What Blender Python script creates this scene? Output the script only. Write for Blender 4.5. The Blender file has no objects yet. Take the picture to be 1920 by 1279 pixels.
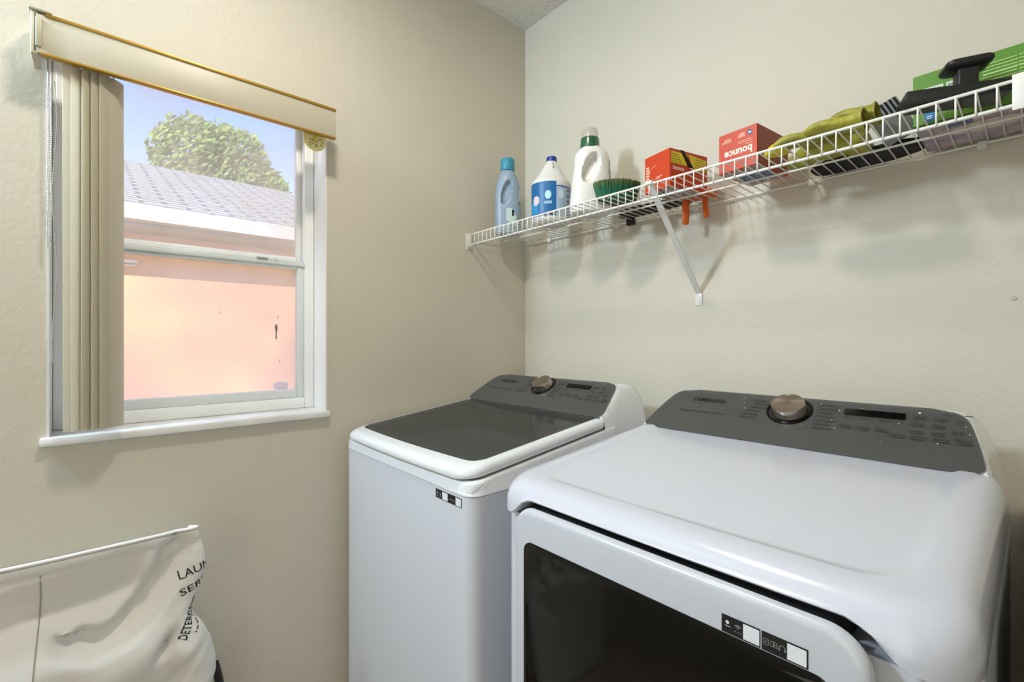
import bpy, bmesh, math, random
from mathutils import Vector, Matrix, noise
random.seed(7)
PI = math.pi
H = 1.32                      # height of the lens; heights below are given relative to it
S = bpy.context.scene
COL = S.collection

# ------------------------------------------------------------------ camera
cam = bpy.data.cameras.new('camera'); cam.lens = 36 * 878 / 1920; cam.sensor_width = 36
cam.clip_start = 0.02; cam.clip_end = 200
co = bpy.data.objects.new('camera', cam); COL.objects.link(co)
co.location = (1.54, -1.453, H); co.rotation_euler = (PI / 2, 0, math.radians(48.28))
S.camera = co
# ------------------------------------------------------------------ world and lights
def lin(c):
    return tuple(((v / 255) / 12.92 if v / 255 <= .04045 else ((v / 255 + .055) / 1.055) ** 2.4) for v in c[:3]) + (1,)
w = bpy.data.worlds.new('sky'); S.world = w; w.use_nodes = True
nt = w.node_tree; bg = nt.nodes['Background']
tc = nt.nodes.new('ShaderNodeTexCoord'); sx = nt.nodes.new('ShaderNodeSeparateXYZ'); rp = nt.nodes.new('ShaderNodeValToRGB')
nt.links.new(tc.outputs['Generated'], sx.inputs[0]); nt.links.new(sx.outputs['Z'], rp.inputs[0]); nt.links.new(rp.outputs[0], bg.inputs[0])
e = rp.color_ramp.elements; e[0].position = 0.0; e[0].color = lin((236, 242, 250)); e[1].position = .75; e[1].color = lin((112, 156, 224))
m_ = e.new(.2); m_.color = lin((206, 224, 249)); m_ = e.new(.4); m_.color = lin((118, 172, 244))
bg.inputs[1].default_value = 1.35
sd = bpy.data.lights.new('sun', 'SUN'); sd.energy = 5; sd.angle = .01; sd.color = (1, .96, .9)
so = bpy.data.objects.new('sun', sd); COL.objects.link(so)
so.rotation_euler = Vector((.62, -.45, .55)).to_track_quat('Z', 'Y').to_euler()
def area(name, loc, to, size, energy, color, sy=None, shape='DISK'):
    d = bpy.data.lights.new(name, 'AREA'); d.shape = 'RECTANGLE' if sy else shape; d.size = size
    if sy: d.size_y = sy
    d.energy = energy; d.color = color
    o = bpy.data.objects.new(name, d); COL.objects.link(o); o.location = loc
    o.rotation_euler = (Vector(loc) - Vector(to)).to_track_quat('Z', 'Y').to_euler(); return o
area('ceiling_light', (.8, -1.2, H + 1.34), (.8, -1.2, 0), .17, 8.2, (1, .93, .80))
area('rear_fill_light', (.15, -2.5, H + 1.12), (1.25, -.1, H - .1), .22, 22, (.68, .86, 1.0), .26)  # added rear fill, aimed to throw the brace's shadow; no doorway is built
area('room_fill_light', (1.7, -2.65, H - .1), (.6, -.4, H - .1), .9, 5, (1, .95, .88), 1.6)  # added broad fill behind the camera, lifts the left wall
S.view_settings.view_transform = 'Standard'; S.view_settings.look = 'None'
S.view_settings.exposure = 0.58; S.view_settings.gamma = 1; S.view_settings.use_curve_mapping = False

# ------------------------------------------------------------------ materials
MATS = {}
def mat(name, c, rough=.5, metal=0, coat=0, bump=None, var=None, spec=.5, trans=0, alpha=1, coord='Object', sss=0):
    """c sRGB 0..255. bump=(scale,strength,distance). var=(scale,amount)"""
    if name in MATS: return MATS[name]
    m = bpy.data.materials.new(name); m.use_nodes = True; n = m.node_tree.nodes; L = m.node_tree.links
    b = n['Principled BSDF']; b.inputs['Base Color'].default_value = lin(c); b.inputs['Roughness'].default_value = rough
    b.inputs['Metallic'].default_value = metal; b.inputs['Coat Weight'].default_value = coat; b.inputs['Coat Roughness'].default_value = .08
    b.inputs['Specular IOR Level'].default_value = spec
    b.inputs['Transmission Weight'].default_value = trans; b.inputs['Alpha'].default_value = alpha
    if sss: b.inputs['Subsurface Weight'].default_value = sss; b.inputs['Subsurface Scale'].default_value = .01
    t = n.new('ShaderNodeTexCoord')
    if bump:
        nz = n.new('ShaderNodeTexNoise'); nz.inputs['Scale'].default_value = bump[0]; nz.inputs['Detail'].default_value = 3
        bp = n.new('ShaderNodeBump'); bp.inputs['Strength'].default_value = bump[1]; bp.inputs['Distance'].default_value = bump[2]
        L.new(t.outputs[coord], nz.inputs['Vector']); L.new(nz.outputs[0], bp.inputs['Height']); L.new(bp.outputs[0], b.inputs['Normal'])
    if var:
        nz = n.new('ShaderNodeTexNoise'); nz.inputs['Scale'].default_value = var[0]; nz.inputs['Detail'].default_value = 4
        r = n.new('ShaderNodeValToRGB'); k = var[1]; c2 = var[2] if len(var) > 2 else tuple(v * (1 - k) for v in c)
        r.color_ramp.elements[0].position = .35; r.color_ramp.elements[1].position = .65
        r.color_ramp.elements[0].color = lin(c2); r.color_ramp.elements[1].color = lin(c)
        L.new(t.outputs[coord], nz.inputs['Vector']); L.new(nz.outputs[0], r.inputs[0]); L.new(r.outputs[0], b.inputs['Base Color'])
    MATS[name] = m; return m
WALL = mat('wall_paint', (213, 206, 191), .55, bump=(95, .3, .0025), var=(1.5, .02), spec=.35)
CEIL = mat('ceiling_texture', (226, 224, 218), .9, bump=(70, .9, .01))
FLOOR = mat('floor_tile', (176, 160, 140), .4, var=(6, .15))
WHITE = mat('white_paint', (240, 240, 238), .35)
SILL = mat('marble_sill', (242, 241, 240), .25, var=(9, .08))
ENAMEL = mat('white_enamel', (212, 214, 222), .28, coat=.3, spec=.5)
LIDW = mat('white_plastic_gloss', (228, 230, 233), .12, coat=.6)
GREY = mat('grey_panel', (126, 127, 124), .34, metal=.25, coat=.15)
CHROME = mat('brushed_steel', (176, 166, 156), .24, metal=1); CHROME.node_tree.nodes['Principled BSDF'].inputs['Anisotropic'].default_value = .8
_tg = CHROME.node_tree.nodes.new('ShaderNodeTangent'); _tg.axis = 'Z'; CHROME.node_tree.links.new(_tg.outputs[0], CHROME.node_tree.nodes['Principled BSDF'].inputs['Tangent'])
DARKC = mat('dark_chrome', (60, 60, 64), .15, metal=1)
INK = mat('black_ink', (18, 18, 20), .5)
GINK = mat('grey_ink', (64, 65, 63), .5)
DISPLAY = mat('display_glass', (10, 10, 10), .1)
BLACKG = mat('door_glass', (7, 6, 6), .08, spec=.35)
WIRE = mat('white_wire', (236, 234, 228), .35, coat=.3)
WOODD = mat('dark_wood', (58, 38, 28), .5, var=(14, .35), bump=(30, .2, .002))
def glassmat(name, haze, hz_scale, col=(244, 244, 246)):
    m = bpy.data.materials.new(name); m.use_nodes = True; n = m.node_tree.nodes; L = m.node_tree.links
    for x in list(n): n.remove(x)
    o = n.new('ShaderNodeOutputMaterial'); tr = n.new('ShaderNodeBsdfTransparent'); tl = n.new('ShaderNodeBsdfTranslucent'); gl = n.new('ShaderNodeBsdfGlossy')
    tl.inputs[0].default_value = lin(col); gl.inputs['Roughness'].default_value = .03
    mx = n.new('ShaderNodeMixShader'); m2 = n.new('ShaderNodeMixShader'); m2.inputs[0].default_value = .05
    t = n.new('ShaderNodeTexCoord'); nz = n.new('ShaderNodeTexNoise'); nz.inputs['Scale'].default_value = hz_scale; nz.inputs['Detail'].default_value = 2
    mp = n.new('ShaderNodeMapRange'); mp.inputs[1].default_value = .35; mp.inputs[2].default_value = .65; mp.inputs[3].default_value = haze[0]; mp.inputs[4].default_value = haze[1]
    L.new(t.outputs['Object'], nz.inputs['Vector']); L.new(nz.outputs[0], mp.inputs[0]); L.new(mp.outputs[0], mx.inputs[0])
    L.new(tr.outputs[0], mx.inputs[1]); L.new(tl.outputs[0], mx.inputs[2]); L.new(mx.outputs[0], m2.inputs[1]); L.new(gl.outputs[0], m2.inputs[2]); L.new(m2.outputs[0], o.inputs[0])
    return m
PANE_UP = glassmat('hazy_dusty_glass', (.2, .38), 5, (255, 246, 222)); PANE_LO = glassmat('hazy_screened_glass', (.15, .7), 2.3, (255, 244, 230))  # dust and washed-out glare, both put into the panes as pale haze
def tinted(name, c, fac, rough=.06, tint=1):
    m = bpy.data.materials.new(name); m.use_nodes = True; n = m.node_tree.nodes; L = m.node_tree.links
    b = n['Principled BSDF']; b.inputs['Base Color'].default_value = lin(c); b.inputs['Roughness'].default_value = rough
    tr = n.new('ShaderNodeBsdfTransparent'); tr.inputs[0].default_value = (tint, tint, tint, 1); mx = n.new('ShaderNodeMixShader'); mx.inputs[0].default_value = fac
    L.new(b.outputs[0], mx.inputs[1]); L.new(tr.outputs[0], mx.inputs[2]); L.new(mx.outputs[0], n['Material Output'].inputs[0]); return m

# ------------------------------------------------------------------ mesh helpers
def link(name, me, m=None, parent=None):
    o = bpy.data.objects.new(name, me); COL.objects.link(o)
    if m: me.materials.append(m)
    if parent: o.parent = parent
    return o
def fin(name, bm, m, parent=None, smooth=35, loc=None, recalc=True):
    if recalc: bmesh.ops.recalc_face_normals(bm, faces=bm.faces)
    me = bpy.data.meshes.new(name)
    org = Vector((0, 0, 0))
    if parent is None and loc is None and bm.verts:
        xs = [v.co for v in bm.verts]
        org = Vector((sum(v.x for v in xs) / len(xs), sum(v.y for v in xs) / len(xs), min(v.z for v in xs)))
    elif loc is not None: org = Vector(loc)
    if parent is not None: org = parent.matrix_world.translation.copy() if parent.parent is None else PW(parent)
    bmesh.ops.translate(bm, verts=bm.verts, vec=-org)
    bm.to_mesh(me); bm.free()
    if smooth:
        me.shade_smooth(); me.set_sharp_from_angle(angle=math.radians(smooth))
    o = link(name, me, m, parent)
    if parent is None: o.location = org
    return o
def PW(o):
    v = Vector((0, 0, 0))
    while o: v += Vector(o.location); o = o.parent
    return v
def thing(name, label, cat, loc, group=None, kind=None):
    o = bpy.data.objects.new(name, None); COL.objects.link(o); o.location = loc; o.empty_display_size = .05
    if label: o['label'] = label
    if cat: o['category'] = cat
    if group: o['group'] = group
    if kind: o['kind'] = kind
    o.matrix_world = Matrix.Translation(loc)
    return o
def tag(o, label, cat, group=None):
    o['label'] = label; o['category'] = cat
    if group: o['group'] = group
    return o
def B(): return bmesh.new()
def box(bm, x0, x1, y0, y1, z0, z1, bev=0, seg=2, M=None):
    r = bmesh.ops.create_cube(bm, size=1); vs = r['verts']
    for v in vs: v.co = Vector(((x0 + x1) / 2 + v.co.x * (x1 - x0), (y0 + y1) / 2 + v.co.y * (y1 - y0), (z0 + z1) / 2 + v.co.z * (z1 - z0)))
    if bev:
        es = list({e for v in vs for e in v.link_edges})
        r = bmesh.ops.bevel(bm, geom=es, offset=bev, segments=seg, affect='EDGES', profile=.5); vs = r['verts']
        vs = list({v for f in r['faces'] for v in f.verts} | {v for v in vs})
    if M is not None: bmesh.ops.transform(bm, matrix=M, verts=[v for v in vs if v.is_valid])
    return bm
def resamp(r, n):
    L = [0]
    for i in range(len(r)): L.append(L[-1] + (r[(i + 1) % len(r)] - r[i]).length)
    out = []; T = L[-1]
    for k in range(n):
        t = T * k / n; i = max(j for j in range(len(r)) if L[j] <= t + 1e-9); q = (t - L[i]) / max(1e-9, L[i + 1] - L[i]); out.append(r[i].lerp(r[(i + 1) % len(r)], q))
    return out
def uni(Rs, N=160): return [resamp(r, N) for r in Rs]
def loft(bm, rings, cap0=True, cap1=True, closed=True):
    if closed and len({len(r) for r in rings}) > 1: rings = uni(rings, max(len(r) for r in rings))
    R = [[bm.verts.new(p) for p in r] for r in rings]; n = len(R[0])
    for a, b in zip(R, R[1:]):
        for i in range(n if closed else n - 1):
            j = (i + 1) % n
            try: bm.faces.new((a[i], a[j], b[j], b[i]))
            except ValueError: pass
    if cap0: bm.faces.new(R[0][::-1])
    if cap1: bm.faces.new(R[-1])
    return R
def tube(bm, pts, r, seg=8, caps=True):
    pts = [Vector(p) for p in pts]; rs = r if isinstance(r, (list, tuple)) else [r] * len(pts); rings = []; up = None
    for i, p in enumerate(pts):
        d = (pts[min(i + 1, len(pts) - 1)] - pts[max(i - 1, 0)]).normalized()
        if up is None: up = d.orthogonal().normalized()
        up = (up - d * up.dot(d)).normalized(); s = d.cross(up)
        rings.append([p + (up * math.cos(2 * PI * k / seg) + s * math.sin(2 * PI * k / seg)) * rs[i] for k in range(seg)])
    loft(bm, rings, caps, caps)
def lathe(bm, prof, c=(0, 0, 0), M=None, seg=32, caps=True):
    rings = []
    for r, z in prof:
        ring = [Vector((r * math.cos(2 * PI * k / seg), r * math.sin(2 * PI * k / seg), z)) for k in range(seg)]
        if M is not None: ring = [M @ p for p in ring]
        rings.append([p + Vector(c) for p in ring])
    loft(bm, rings, caps, caps)
def rrect(x0, x1, y0, y1, r, n=8):
    """rounded rectangle outline, ccw; r scalar or 4 radii (x0y0, x1y0, x1y1, x0y1)"""
    r = r if isinstance(r, (list, tuple)) else [r] * 4; out = []
    for (cx, cy, a0, q) in ((x0, y0, PI, r[0]), (x1, y0, 1.5 * PI, r[1]), (x1, y1, 0, r[2]), (x0, y1, .5 * PI, r[3])):
        px = cx + q if cx == x0 else cx - q; py = cy + q if cy == y0 else cy - q
        for k in range(n + 1):
            a = a0 + (PI / 2) * k / n; out.append((px + q * math.cos(a), py + q * math.sin(a)))
    return out
def densify(pts, d):
    out = []
    for i, p in enumerate(pts):
        q = pts[(i + 1) % len(pts)]; L = math.hypot(q[0] - p[0], q[1] - p[1]); k = max(1, int(L / d))
        for j in range(k): out.append((p[0] + (q[0] - p[0]) * j / k, p[1] + (q[1] - p[1]) * j / k))
    return out
def prism(bm, pts, f0, f1, bev=0):
    """outline pts mapped by f0 and f1 (callables (a,b)->Vector) into two rings, closed"""
    loft(bm, [[f0(*p) for p in pts], [f1(*p) for p in pts]])
def text2d(body, size=1, off=0, shear=0):
    c = bpy.data.curves.new('t', 'FONT'); c.body = body; c.size = size; c.offset = off; c.shear = shear; c.resolution_u = 3
    o = bpy.data.objects.new('t', c); COL.objects.link(o); dg = bpy.context.evaluated_depsgraph_get(); dg.update()
    me = o.evaluated_get(dg).to_mesh(); vs = [(v.co.x, v.co.y) for v in me.vertices]; fs = [tuple(p.vertices) for p in me.polygons]
    o.evaluated_get(dg).to_mesh_clear(); bpy.data.objects.remove(o); bpy.data.curves.remove(c); return vs, fs
def stuffed(o): o['kind'] = 'stuff'; return o
def lettering(name, body, f, width, height, m, parent, off=0, shear=0, bm=None):
    """writing fitted into width x height; f(u,v)->Vector"""
    vs, fs = text2d(body, 1, off, shear)
    if not vs: return None
    x0 = min(v[0] for v in vs); x1 = max(v[0] for v in vs); y0 = min(v[1] for v in vs); y1 = max(v[1] for v in vs)
    own = bm is None; bm = bm or B()
    V = [bm.verts.new(f((v[0] - x0) / (x1 - x0) * width, (v[1] - y0) / (y1 - y0) * height)) for v in vs]
    for q in fs:
        try: bm.faces.new([V[i] for i in q])
        except ValueError: pass
    return fin(name, bm, m, parent, 0, recalc=False) if own else None
def plane_map(o, u, v, n=0):
    o, u, v = Vector(o), Vector(u).normalized(), Vector(v).normalized(); nn = u.cross(v).normalized()
    return lambda a, b, h=n: o + u * a + v * b + nn * h
def patch(bm, f, a0, a1, b0, b1, na=1, nb=1, th=None):
    """thin printed patch with its own slight thickness on map f"""
    g = [[bm.verts.new(f(a0 + (a1 - a0) * i / na, b0 + (b1 - b0) * j / nb)) for i in range(na + 1)] for j in range(nb + 1)]
    for j in range(nb):
        for i in range(na): bm.faces.new((g[j][i], g[j][i + 1], g[j + 1][i + 1], g[j + 1][i]))
def dashes(bm, f, items, h=.0016):
    for a, b, w_ in items: patch(bm, f, a, a + w_, b - h / 2, b + h / 2)
def interp(x, xs, ys):
    if x <= xs[0]: return ys[0]
    for a, b, c, d in zip(xs, xs[1:], ys, ys[1:]):
        if x <= b: return c + (d - c) * (x - a) / (b - a)
    return ys[-1]
def sm(a, b, x):
    t = min(1, max(0, (x - a) / (b - a))); return t * t * (3 - 2 * t)

# ================================================================== STRUCTURE
def struct(name, bm, m, smooth=0):
    o = fin(name, bm, m, None, smooth); o['kind'] = 'structure'; return o
XR, YB, ZC = 2.35, -2.75, H + 1.402
WY0, WY1, WZ0, WZ1 = -1.536, -.889, H - .245, H + .756
bm = B(); box(bm, -.2, XR + .12, YB - .12, .14, -.12, 0); struct('floor', bm, FLOOR)
bm = B(); box(bm, -.2, XR + .12, YB - .12, .14, ZC, ZC + .12); struct('ceiling', bm, CEIL)
bm = B(); box(bm, -.2, XR + .12, 0, .14, 0, ZC); struct('wall_back', bm, WALL)
bm = B(); box(bm, XR, XR + .12, YB, 0, 0, ZC); struct('wall_right', bm, WALL)
bm = B(); box(bm, -.2, XR + .12, YB - .12, YB, 0, ZC); struct('wall_front', bm, WALL)
bm = B()   # left wall with the window opening
ys = [YB, WY0, WY1, 0]; zs = [0, WZ0, WZ1, ZC]
for i in range(3):
    for j in range(3):
        if (i, j) != (1, 1): box(bm, -.2, 0, ys[i], ys[i + 1], zs[j], zs[j + 1])
bmesh.ops.remove_doubles(bm, verts=bm.verts, dist=1e-5)
inner = [f for f in bm.faces if any(g is not f and (g.calc_center_median() - f.calc_center_median()).length < 1e-4 for g in f.verts[0].link_faces)]
bmesh.ops.delete(bm, geom=inner, context='FACES_ONLY')
struct('wall_left', bm, WALL)

# ---- window
win = thing('window_1', None, None, (-.1, (WY0 + WY1) / 2, WZ0), kind='structure')
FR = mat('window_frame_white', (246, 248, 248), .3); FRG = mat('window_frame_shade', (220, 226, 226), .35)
bm = B()  # painted reveal
box(bm, -.2, .002, WY1 - .004, WY1 + .0005, H - .225, WZ1); box(bm, -.2, .002, WY0 - .0005, WY0 + .004, H - .225, WZ1); box(bm, -.2, .002, WY0, WY1, WZ1 - .004, WZ1)
fin('reveal', bm, WHITE, win, 0)
bm = B(); box(bm, -.15, .02, WY0 - .012, WY1 + .006, H - .245, H - .225, .004)
fin('sill', bm, SILL, win, 40)
bm = B()
for (y0, y1, z0, z1) in ((WY0 + .004, WY0 + .03, H - .225, WZ1 - .004), (WY1 - .034, WY1 - .004, H - .225, WZ1 - .004), (WY0 + .03, WY1 - .034, WZ1 - .014, WZ1 - .004), (WY0 + .03, WY1 - .034, H - .225, H - .19)):
    box(bm, -.175, -.105, y0, y1, z0, z1, .003)
box(bm, -.118, -.104, WY1 - .014, WY1 - .005, H - .2, WZ1 - .01, .002); box(bm, -.118, -.104, WY0 + .005, WY0 + .014, H - .2, WZ1 - .01, .002)
fin('window_frame', bm, FR, win, 40)
bm = B(); u0, u1 = WY0 + .03, WY1 - .034
for (y0, y1, z0, z1) in ((u0, u0 + .02, H + .245, H + .74), (u1 - .016, u1, H + .245, H + .74), (u0 + .02, u1 - .016, H + .25, H + .285)): box(bm, -.165, -.14, y0, y1, z0, z1, .003)
us = fin('upper_sash', bm, FR, win, 40)
bm = B(); box(bm, -.154, -.151, u0 + .01, u1 - .01, H + .27, H + .743); fin('pane', bm, PANE_UP, us, 0)
bm = B()
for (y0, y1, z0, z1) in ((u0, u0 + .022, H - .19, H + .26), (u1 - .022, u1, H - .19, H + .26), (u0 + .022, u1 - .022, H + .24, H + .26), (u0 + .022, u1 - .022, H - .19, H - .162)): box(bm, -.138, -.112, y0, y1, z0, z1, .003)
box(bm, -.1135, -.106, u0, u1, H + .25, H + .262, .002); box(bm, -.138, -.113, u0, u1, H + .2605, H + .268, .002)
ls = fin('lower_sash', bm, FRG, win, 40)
bm = B(); box(bm, -.126, -.123, u0 + .01, u1 - .01, H - .17, H + .25); fin('pane', bm, PANE_LO, ls, 0)
bm = B()   # streak of old caulk and specks on the lower pane
def blob(bm, y, z, h, wdt, x=-.1215):
    lathe(bm, [(.0006, 0), (wdt * .6, h * .1), (wdt * .35, h * .35), (wdt * .5, h * .5), (wdt, h * .8), (.0006, h)], (x, y, z), Matrix.Diagonal((.12, 1, 1, 1)).to_3x3(), 10)
blob(bm, -1.008, H + .005, .052, .0045); blob(bm, -1.003, H + .071, .012, .0015); blob(bm, -.998, H - .072, .011, .0015); blob(bm, -1.165, H + .085, .005, .002)
fin('stain', bm, mat('caulk_grey', (120, 118, 114), .7), ls)
bm = B(); box(bm, -.112, -.098, -1.07, -1.035, H + .266, H + .272, .002); box(bm, -.108, -.1, -1.02, -1.005, H + .266, H + .27, .001)
fin('sash_lock', bm, FR, win)
bm = B(); lathe(bm, [(.022, 0), (.022, .02), (.012, .024)], (-.19, -.975, H - .165), None, 16); fin('suction_cup', bm, mat('pale_plastic', (214, 214, 228), .4), win)

# ---- outside: neighbouring house, ground, tree
bm = B(); box(bm, -60, -.2, -40, 40, -.3, -.05); o = struct('ground', bm, mat('lawn', (120, 135, 90), .95, var=(3, .3)))
hz = H
house = thing('house', 'single storey coral stucco house with pale shingled hip roof seen through the window', 'house', (-7, -1, -.05))
CORAL = mat('coral_stucco', (248, 186, 142), .9, var=(.9, .06), bump=(40, .3, .01))
bm = B(); box(bm, -11, -3.62, -10, 3.55, -.05, H + 1.0); fin('wall', bm, CORAL, house, 0)
def shingle():
    m = bpy.data.materials.new('shingles'); m.use_nodes = True; n = m.node_tree.nodes; L = m.node_tree.links
    b = n['Principled BSDF']; b.inputs['Roughness'].default_value = .9
    t = n.new('ShaderNodeTexCoord'); mp = n.new('ShaderNodeMapping'); mp.inputs['Rotation'].default_value = (0, 0, PI / 2); br = n.new('ShaderNodeTexBrick')
    L.new(t.outputs['Object'], mp.inputs[0]); L.new(mp.outputs[0], br.inputs[0])
    br.inputs['Color1'].default_value = lin((196, 197, 188)); br.inputs['Color2'].default_value = lin((178, 180, 172)); br.inputs['Mortar'].default_value = lin((112, 114, 116))
    br.inputs['Scale'].default_value = 1; br.inputs['Mortar Size'].default_value = .02; br.inputs['Brick Width'].default_value = .33; br.inputs['Row Height'].default_value = .11
    L.new(br.outputs[0], b.inputs['Base Color']); return m
bm = B()
ev, rz = H + 1.07, H + 2.40
c1, c2, c3, c4 = (-3.2, -13, ev), (-3.2, 4.0, ev), (-9.8, 4.0, ev), (-9.8, -13, ev); r1, r2 = (-6.5, -9.7, rz), (-6.5, .7, rz)
V = [bm.verts.new(p) for p in (c1, c2, c3, c4, r1, r2)]
for f in ((0, 1, 5, 4), (1, 2, 5), (2, 3, 4, 5), (3, 0, 4), (3, 2, 1, 0)): bm.faces.new([V[i] for i in f])
rf = fin('roof', bm, shingle(), house, 0)
bm = B(); box(bm, -9.85, -3.17, -13, 4.03, ev - .11, ev + .012); fin('fascia', bm, mat('fascia_white', (206, 204, 198), .6), house, 0)
bm = B(); box(bm, -9.6, -3.3, -12.8, 3.8, ev - .14, ev - .112); fin('soffit', bm, mat('soffit_grey', (190, 184, 180), .9), house, 0)
bm = B(); box(bm, -3.66, -3.58, -1.9, -1.18, H + .665, H + .69); box(bm, -3.66, -3.6, -1.9, -1.19, H + .64, H + .65); fin('vent_trim', bm, WHITE, house, 0)
tree = thing('tree', 'round leafy green tree rising behind the pale roof', 'tree', (-12, .9, -.05))
bm = B(); tube(bm, [(-12, .9, -.05), (-12.05, .85, 2.4), (-12, .7, 4.2), (-11.9, .6, 5.6)], [.2, .16, .1, .04], 8)
for k in range(5): a = k * 1.3; tube(bm, [(-12, .8, 3.2 + k * .2), (-12 + math.cos(a) * .8, .8 + math.sin(a) * .8, 4.6 + k * .3)], [.07, .02], 6)
fin('trunk', bm, mat('bark', (96, 84, 70), .9), tree)
bm = B()
lobes = [((-12, .35, H + 4.35), (1.0, .85, 1.0)), ((-12.1, 1.15, H + 4.35), (1.0, .85, 1.05)), ((-12, 1.75, H + 3.7), (.8, .75, .8)), ((-12, .75, H + 3.5), (1.1, 1.25, .9)), ((-12, 0.1, H + 3.6), (.7, .6, .6))]
for i in range(15000):
    c, r = random.choice(lobes); d = Vector((random.gauss(0, 1), random.gauss(0, 1), random.gauss(0, 1))).normalized() * random.uniform(.72, 1.05)
    d *= 1 + .16 * noise.noise(d * 3.1 + Vector(c))
    p = Vector((c[0] + d.x * r[0], c[1] + d.y * r[1], c[2] + d.z * r[2]))
    q = Vector((random.gauss(0, 1), random.gauss(0, 1), random.gauss(0, 1))).normalized(); s = q.orthogonal().normalized(); l = random.uniform(.06, .11); wd = l * .42
    t = s.cross(q); vs = [bm.verts.new(p + s * l), bm.verts.new(p + t * wd), bm.verts.new(p - s * l), bm.verts.new(p - t * wd)]; bm.faces.new(vs)
o = fin('foliage', bm, mat('leaf_green', (158, 184, 104), .8, var=(1.6, .3, (112, 146, 78))), tree, 0, recalc=False); o['kind'] = 'stuff'

# ================================================================== WINDOW BLIND
blind = thing('vertical_blind', 'cream vertical blind pushed open to the left of the window under its valance', 'blind', (.05, -1.22, H + .62))
CREAM = mat('cream_vinyl', (194, 187, 168), .45); GOLD = mat('gold_trim', (178, 138, 48), .35, metal=.4); VANE = mat('vane_cream', (240, 236, 220), .5)
vn = VANE.node_tree; vb = vn.nodes['Principled BSDF']; vt = vn.nodes.new('ShaderNodeBsdfTranslucent'); vt.inputs[0].default_value = lin((236, 232, 222)); vm = vn.nodes.new('ShaderNodeMixShader'); vm.inputs[0].default_value = .7
vn.links.new(vb.outputs[0], vm.inputs[1]); vn.links.new(vt.outputs[0], vm.inputs[2]); vn.links.new(vm.outputs[0], vn.nodes['Material Output'].inputs[0])
y0, y1 = -1.553, -.893; z0, z1 = H + .630, H + .716
bm = B(); box(bm, .078, .09, y0, y1, z0, z1, .002); box(bm, .004, .09, y0 - .004, y0 + .008, z0 - .004, z1 + .004, .003); fin('valance', bm, CREAM, blind, 40)
bm = B(); box(bm, .074, .0935, y0 + .02, y1, z1 - .0035, z1 + .0035, .001); box(bm, .076, .0925, y0 + .012, y1, z0 - .003, z0 + .002, .001); fin('gold_edging', bm, GOLD, blind, 40)
bm = B(); box(bm, .018, .062, y0 + .01, y1 - .02, z0 + .028, z0 + .06, .004); fin('headrail', bm, mat('pink_beige', (222, 200, 184), .5), blind, 40)
bm = B(); box(bm, .0, .004, y0 + .01, y1 - .03, z0 + .03, z0 + .06); fin('wall_bracket', bm, CREAM, blind, 0)
bm = B(); box(bm, .02, .096, y0 - .007, y0 + .03, z1 + .003, z1 + .009, .002); box(bm, .086, .0955, y0 + .004, y0 + .014, z0 + .012, z1 - .01, .002); fin('corner_clip', bm, mat('aged_clip', (186, 180, 158), .4), blind, 40)
vy = [(-1.489, .050, -48), (-1.479, .054, -34), (-1.470, .049, -52), (-1.4615, .054, -36), (-1.453, .050, -50), (-1.4445, .053, -38), (-1.436, .050, -48), (-1.428, .053, -40), (-1.4185, .050, -52)]
for k, (vy_, vx, an) in enumerate(vy):
    bm = B(); rings = []; n = 10; wd = .048
    a = math.radians(an)
    for zz in [H - .208 + .84 * t / 14 for t in range(15)]:
        tw = a + .05 * math.sin(zz * 2.1 + k); ring = []
        for sgn in (1, -1):
            for j in (range(n + 1) if sgn == 1 else range(n, -1, -1)):
                u = (j / n - .5) * wd; bow = .006 * math.cos(PI * (j / n - .5)) + sgn * .0006
                ring.append(Vector((vx + u * math.cos(tw) + bow * math.sin(tw) * -1, vy_ + u * math.sin(tw) * 1.0 + bow * math.cos(tw), zz)))
        rings.append(ring)
    loft(bm, rings); fin('vane', bm, VANE, blind, 50)
bm = B()
for k in range(len(vy)): box(bm, vy[k][1] - .006, vy[k][1] + .006, vy[k][0] - .0015, vy[k][0] + .0015, H + .625, H + .65)
fin('carrier_stem', bm, WHITE, blind, 0)
bm = B()
for i in range(96):
    z = H + .655 - i * .0046
    for dy, dx in ((0, 0), (.0055, .004)):
        bmesh.ops.create_icosphere(bm, subdivisions=1, radius=.0017, matrix=Matrix.Translation((.03 + dx, -1.533 + dy + .0007 * math.sin(i * .2), z)))
for dy, dx in ((0, 0), (.0055, .004)): tube(bm, [(.03 + dx, -1.533 + dy, H + .655), (.03 + dx, -1.533 + dy, H + .213)], .0006, 6)
o = fin('bead_chain', bm, mat('metal_bead', (196, 196, 192), .3, metal=.6), blind); o['label'] = 'grey metal bead chain looped at the left end'
bm = B(); tube(bm, [(.03, -1.522 + .004 * math.sin(t * .9), H + .6 - t * .05) for t in range(14)], .0009, 6); fin('pull_cord', bm, mat('cord_grey', (176, 174, 168), .7), blind)

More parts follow.
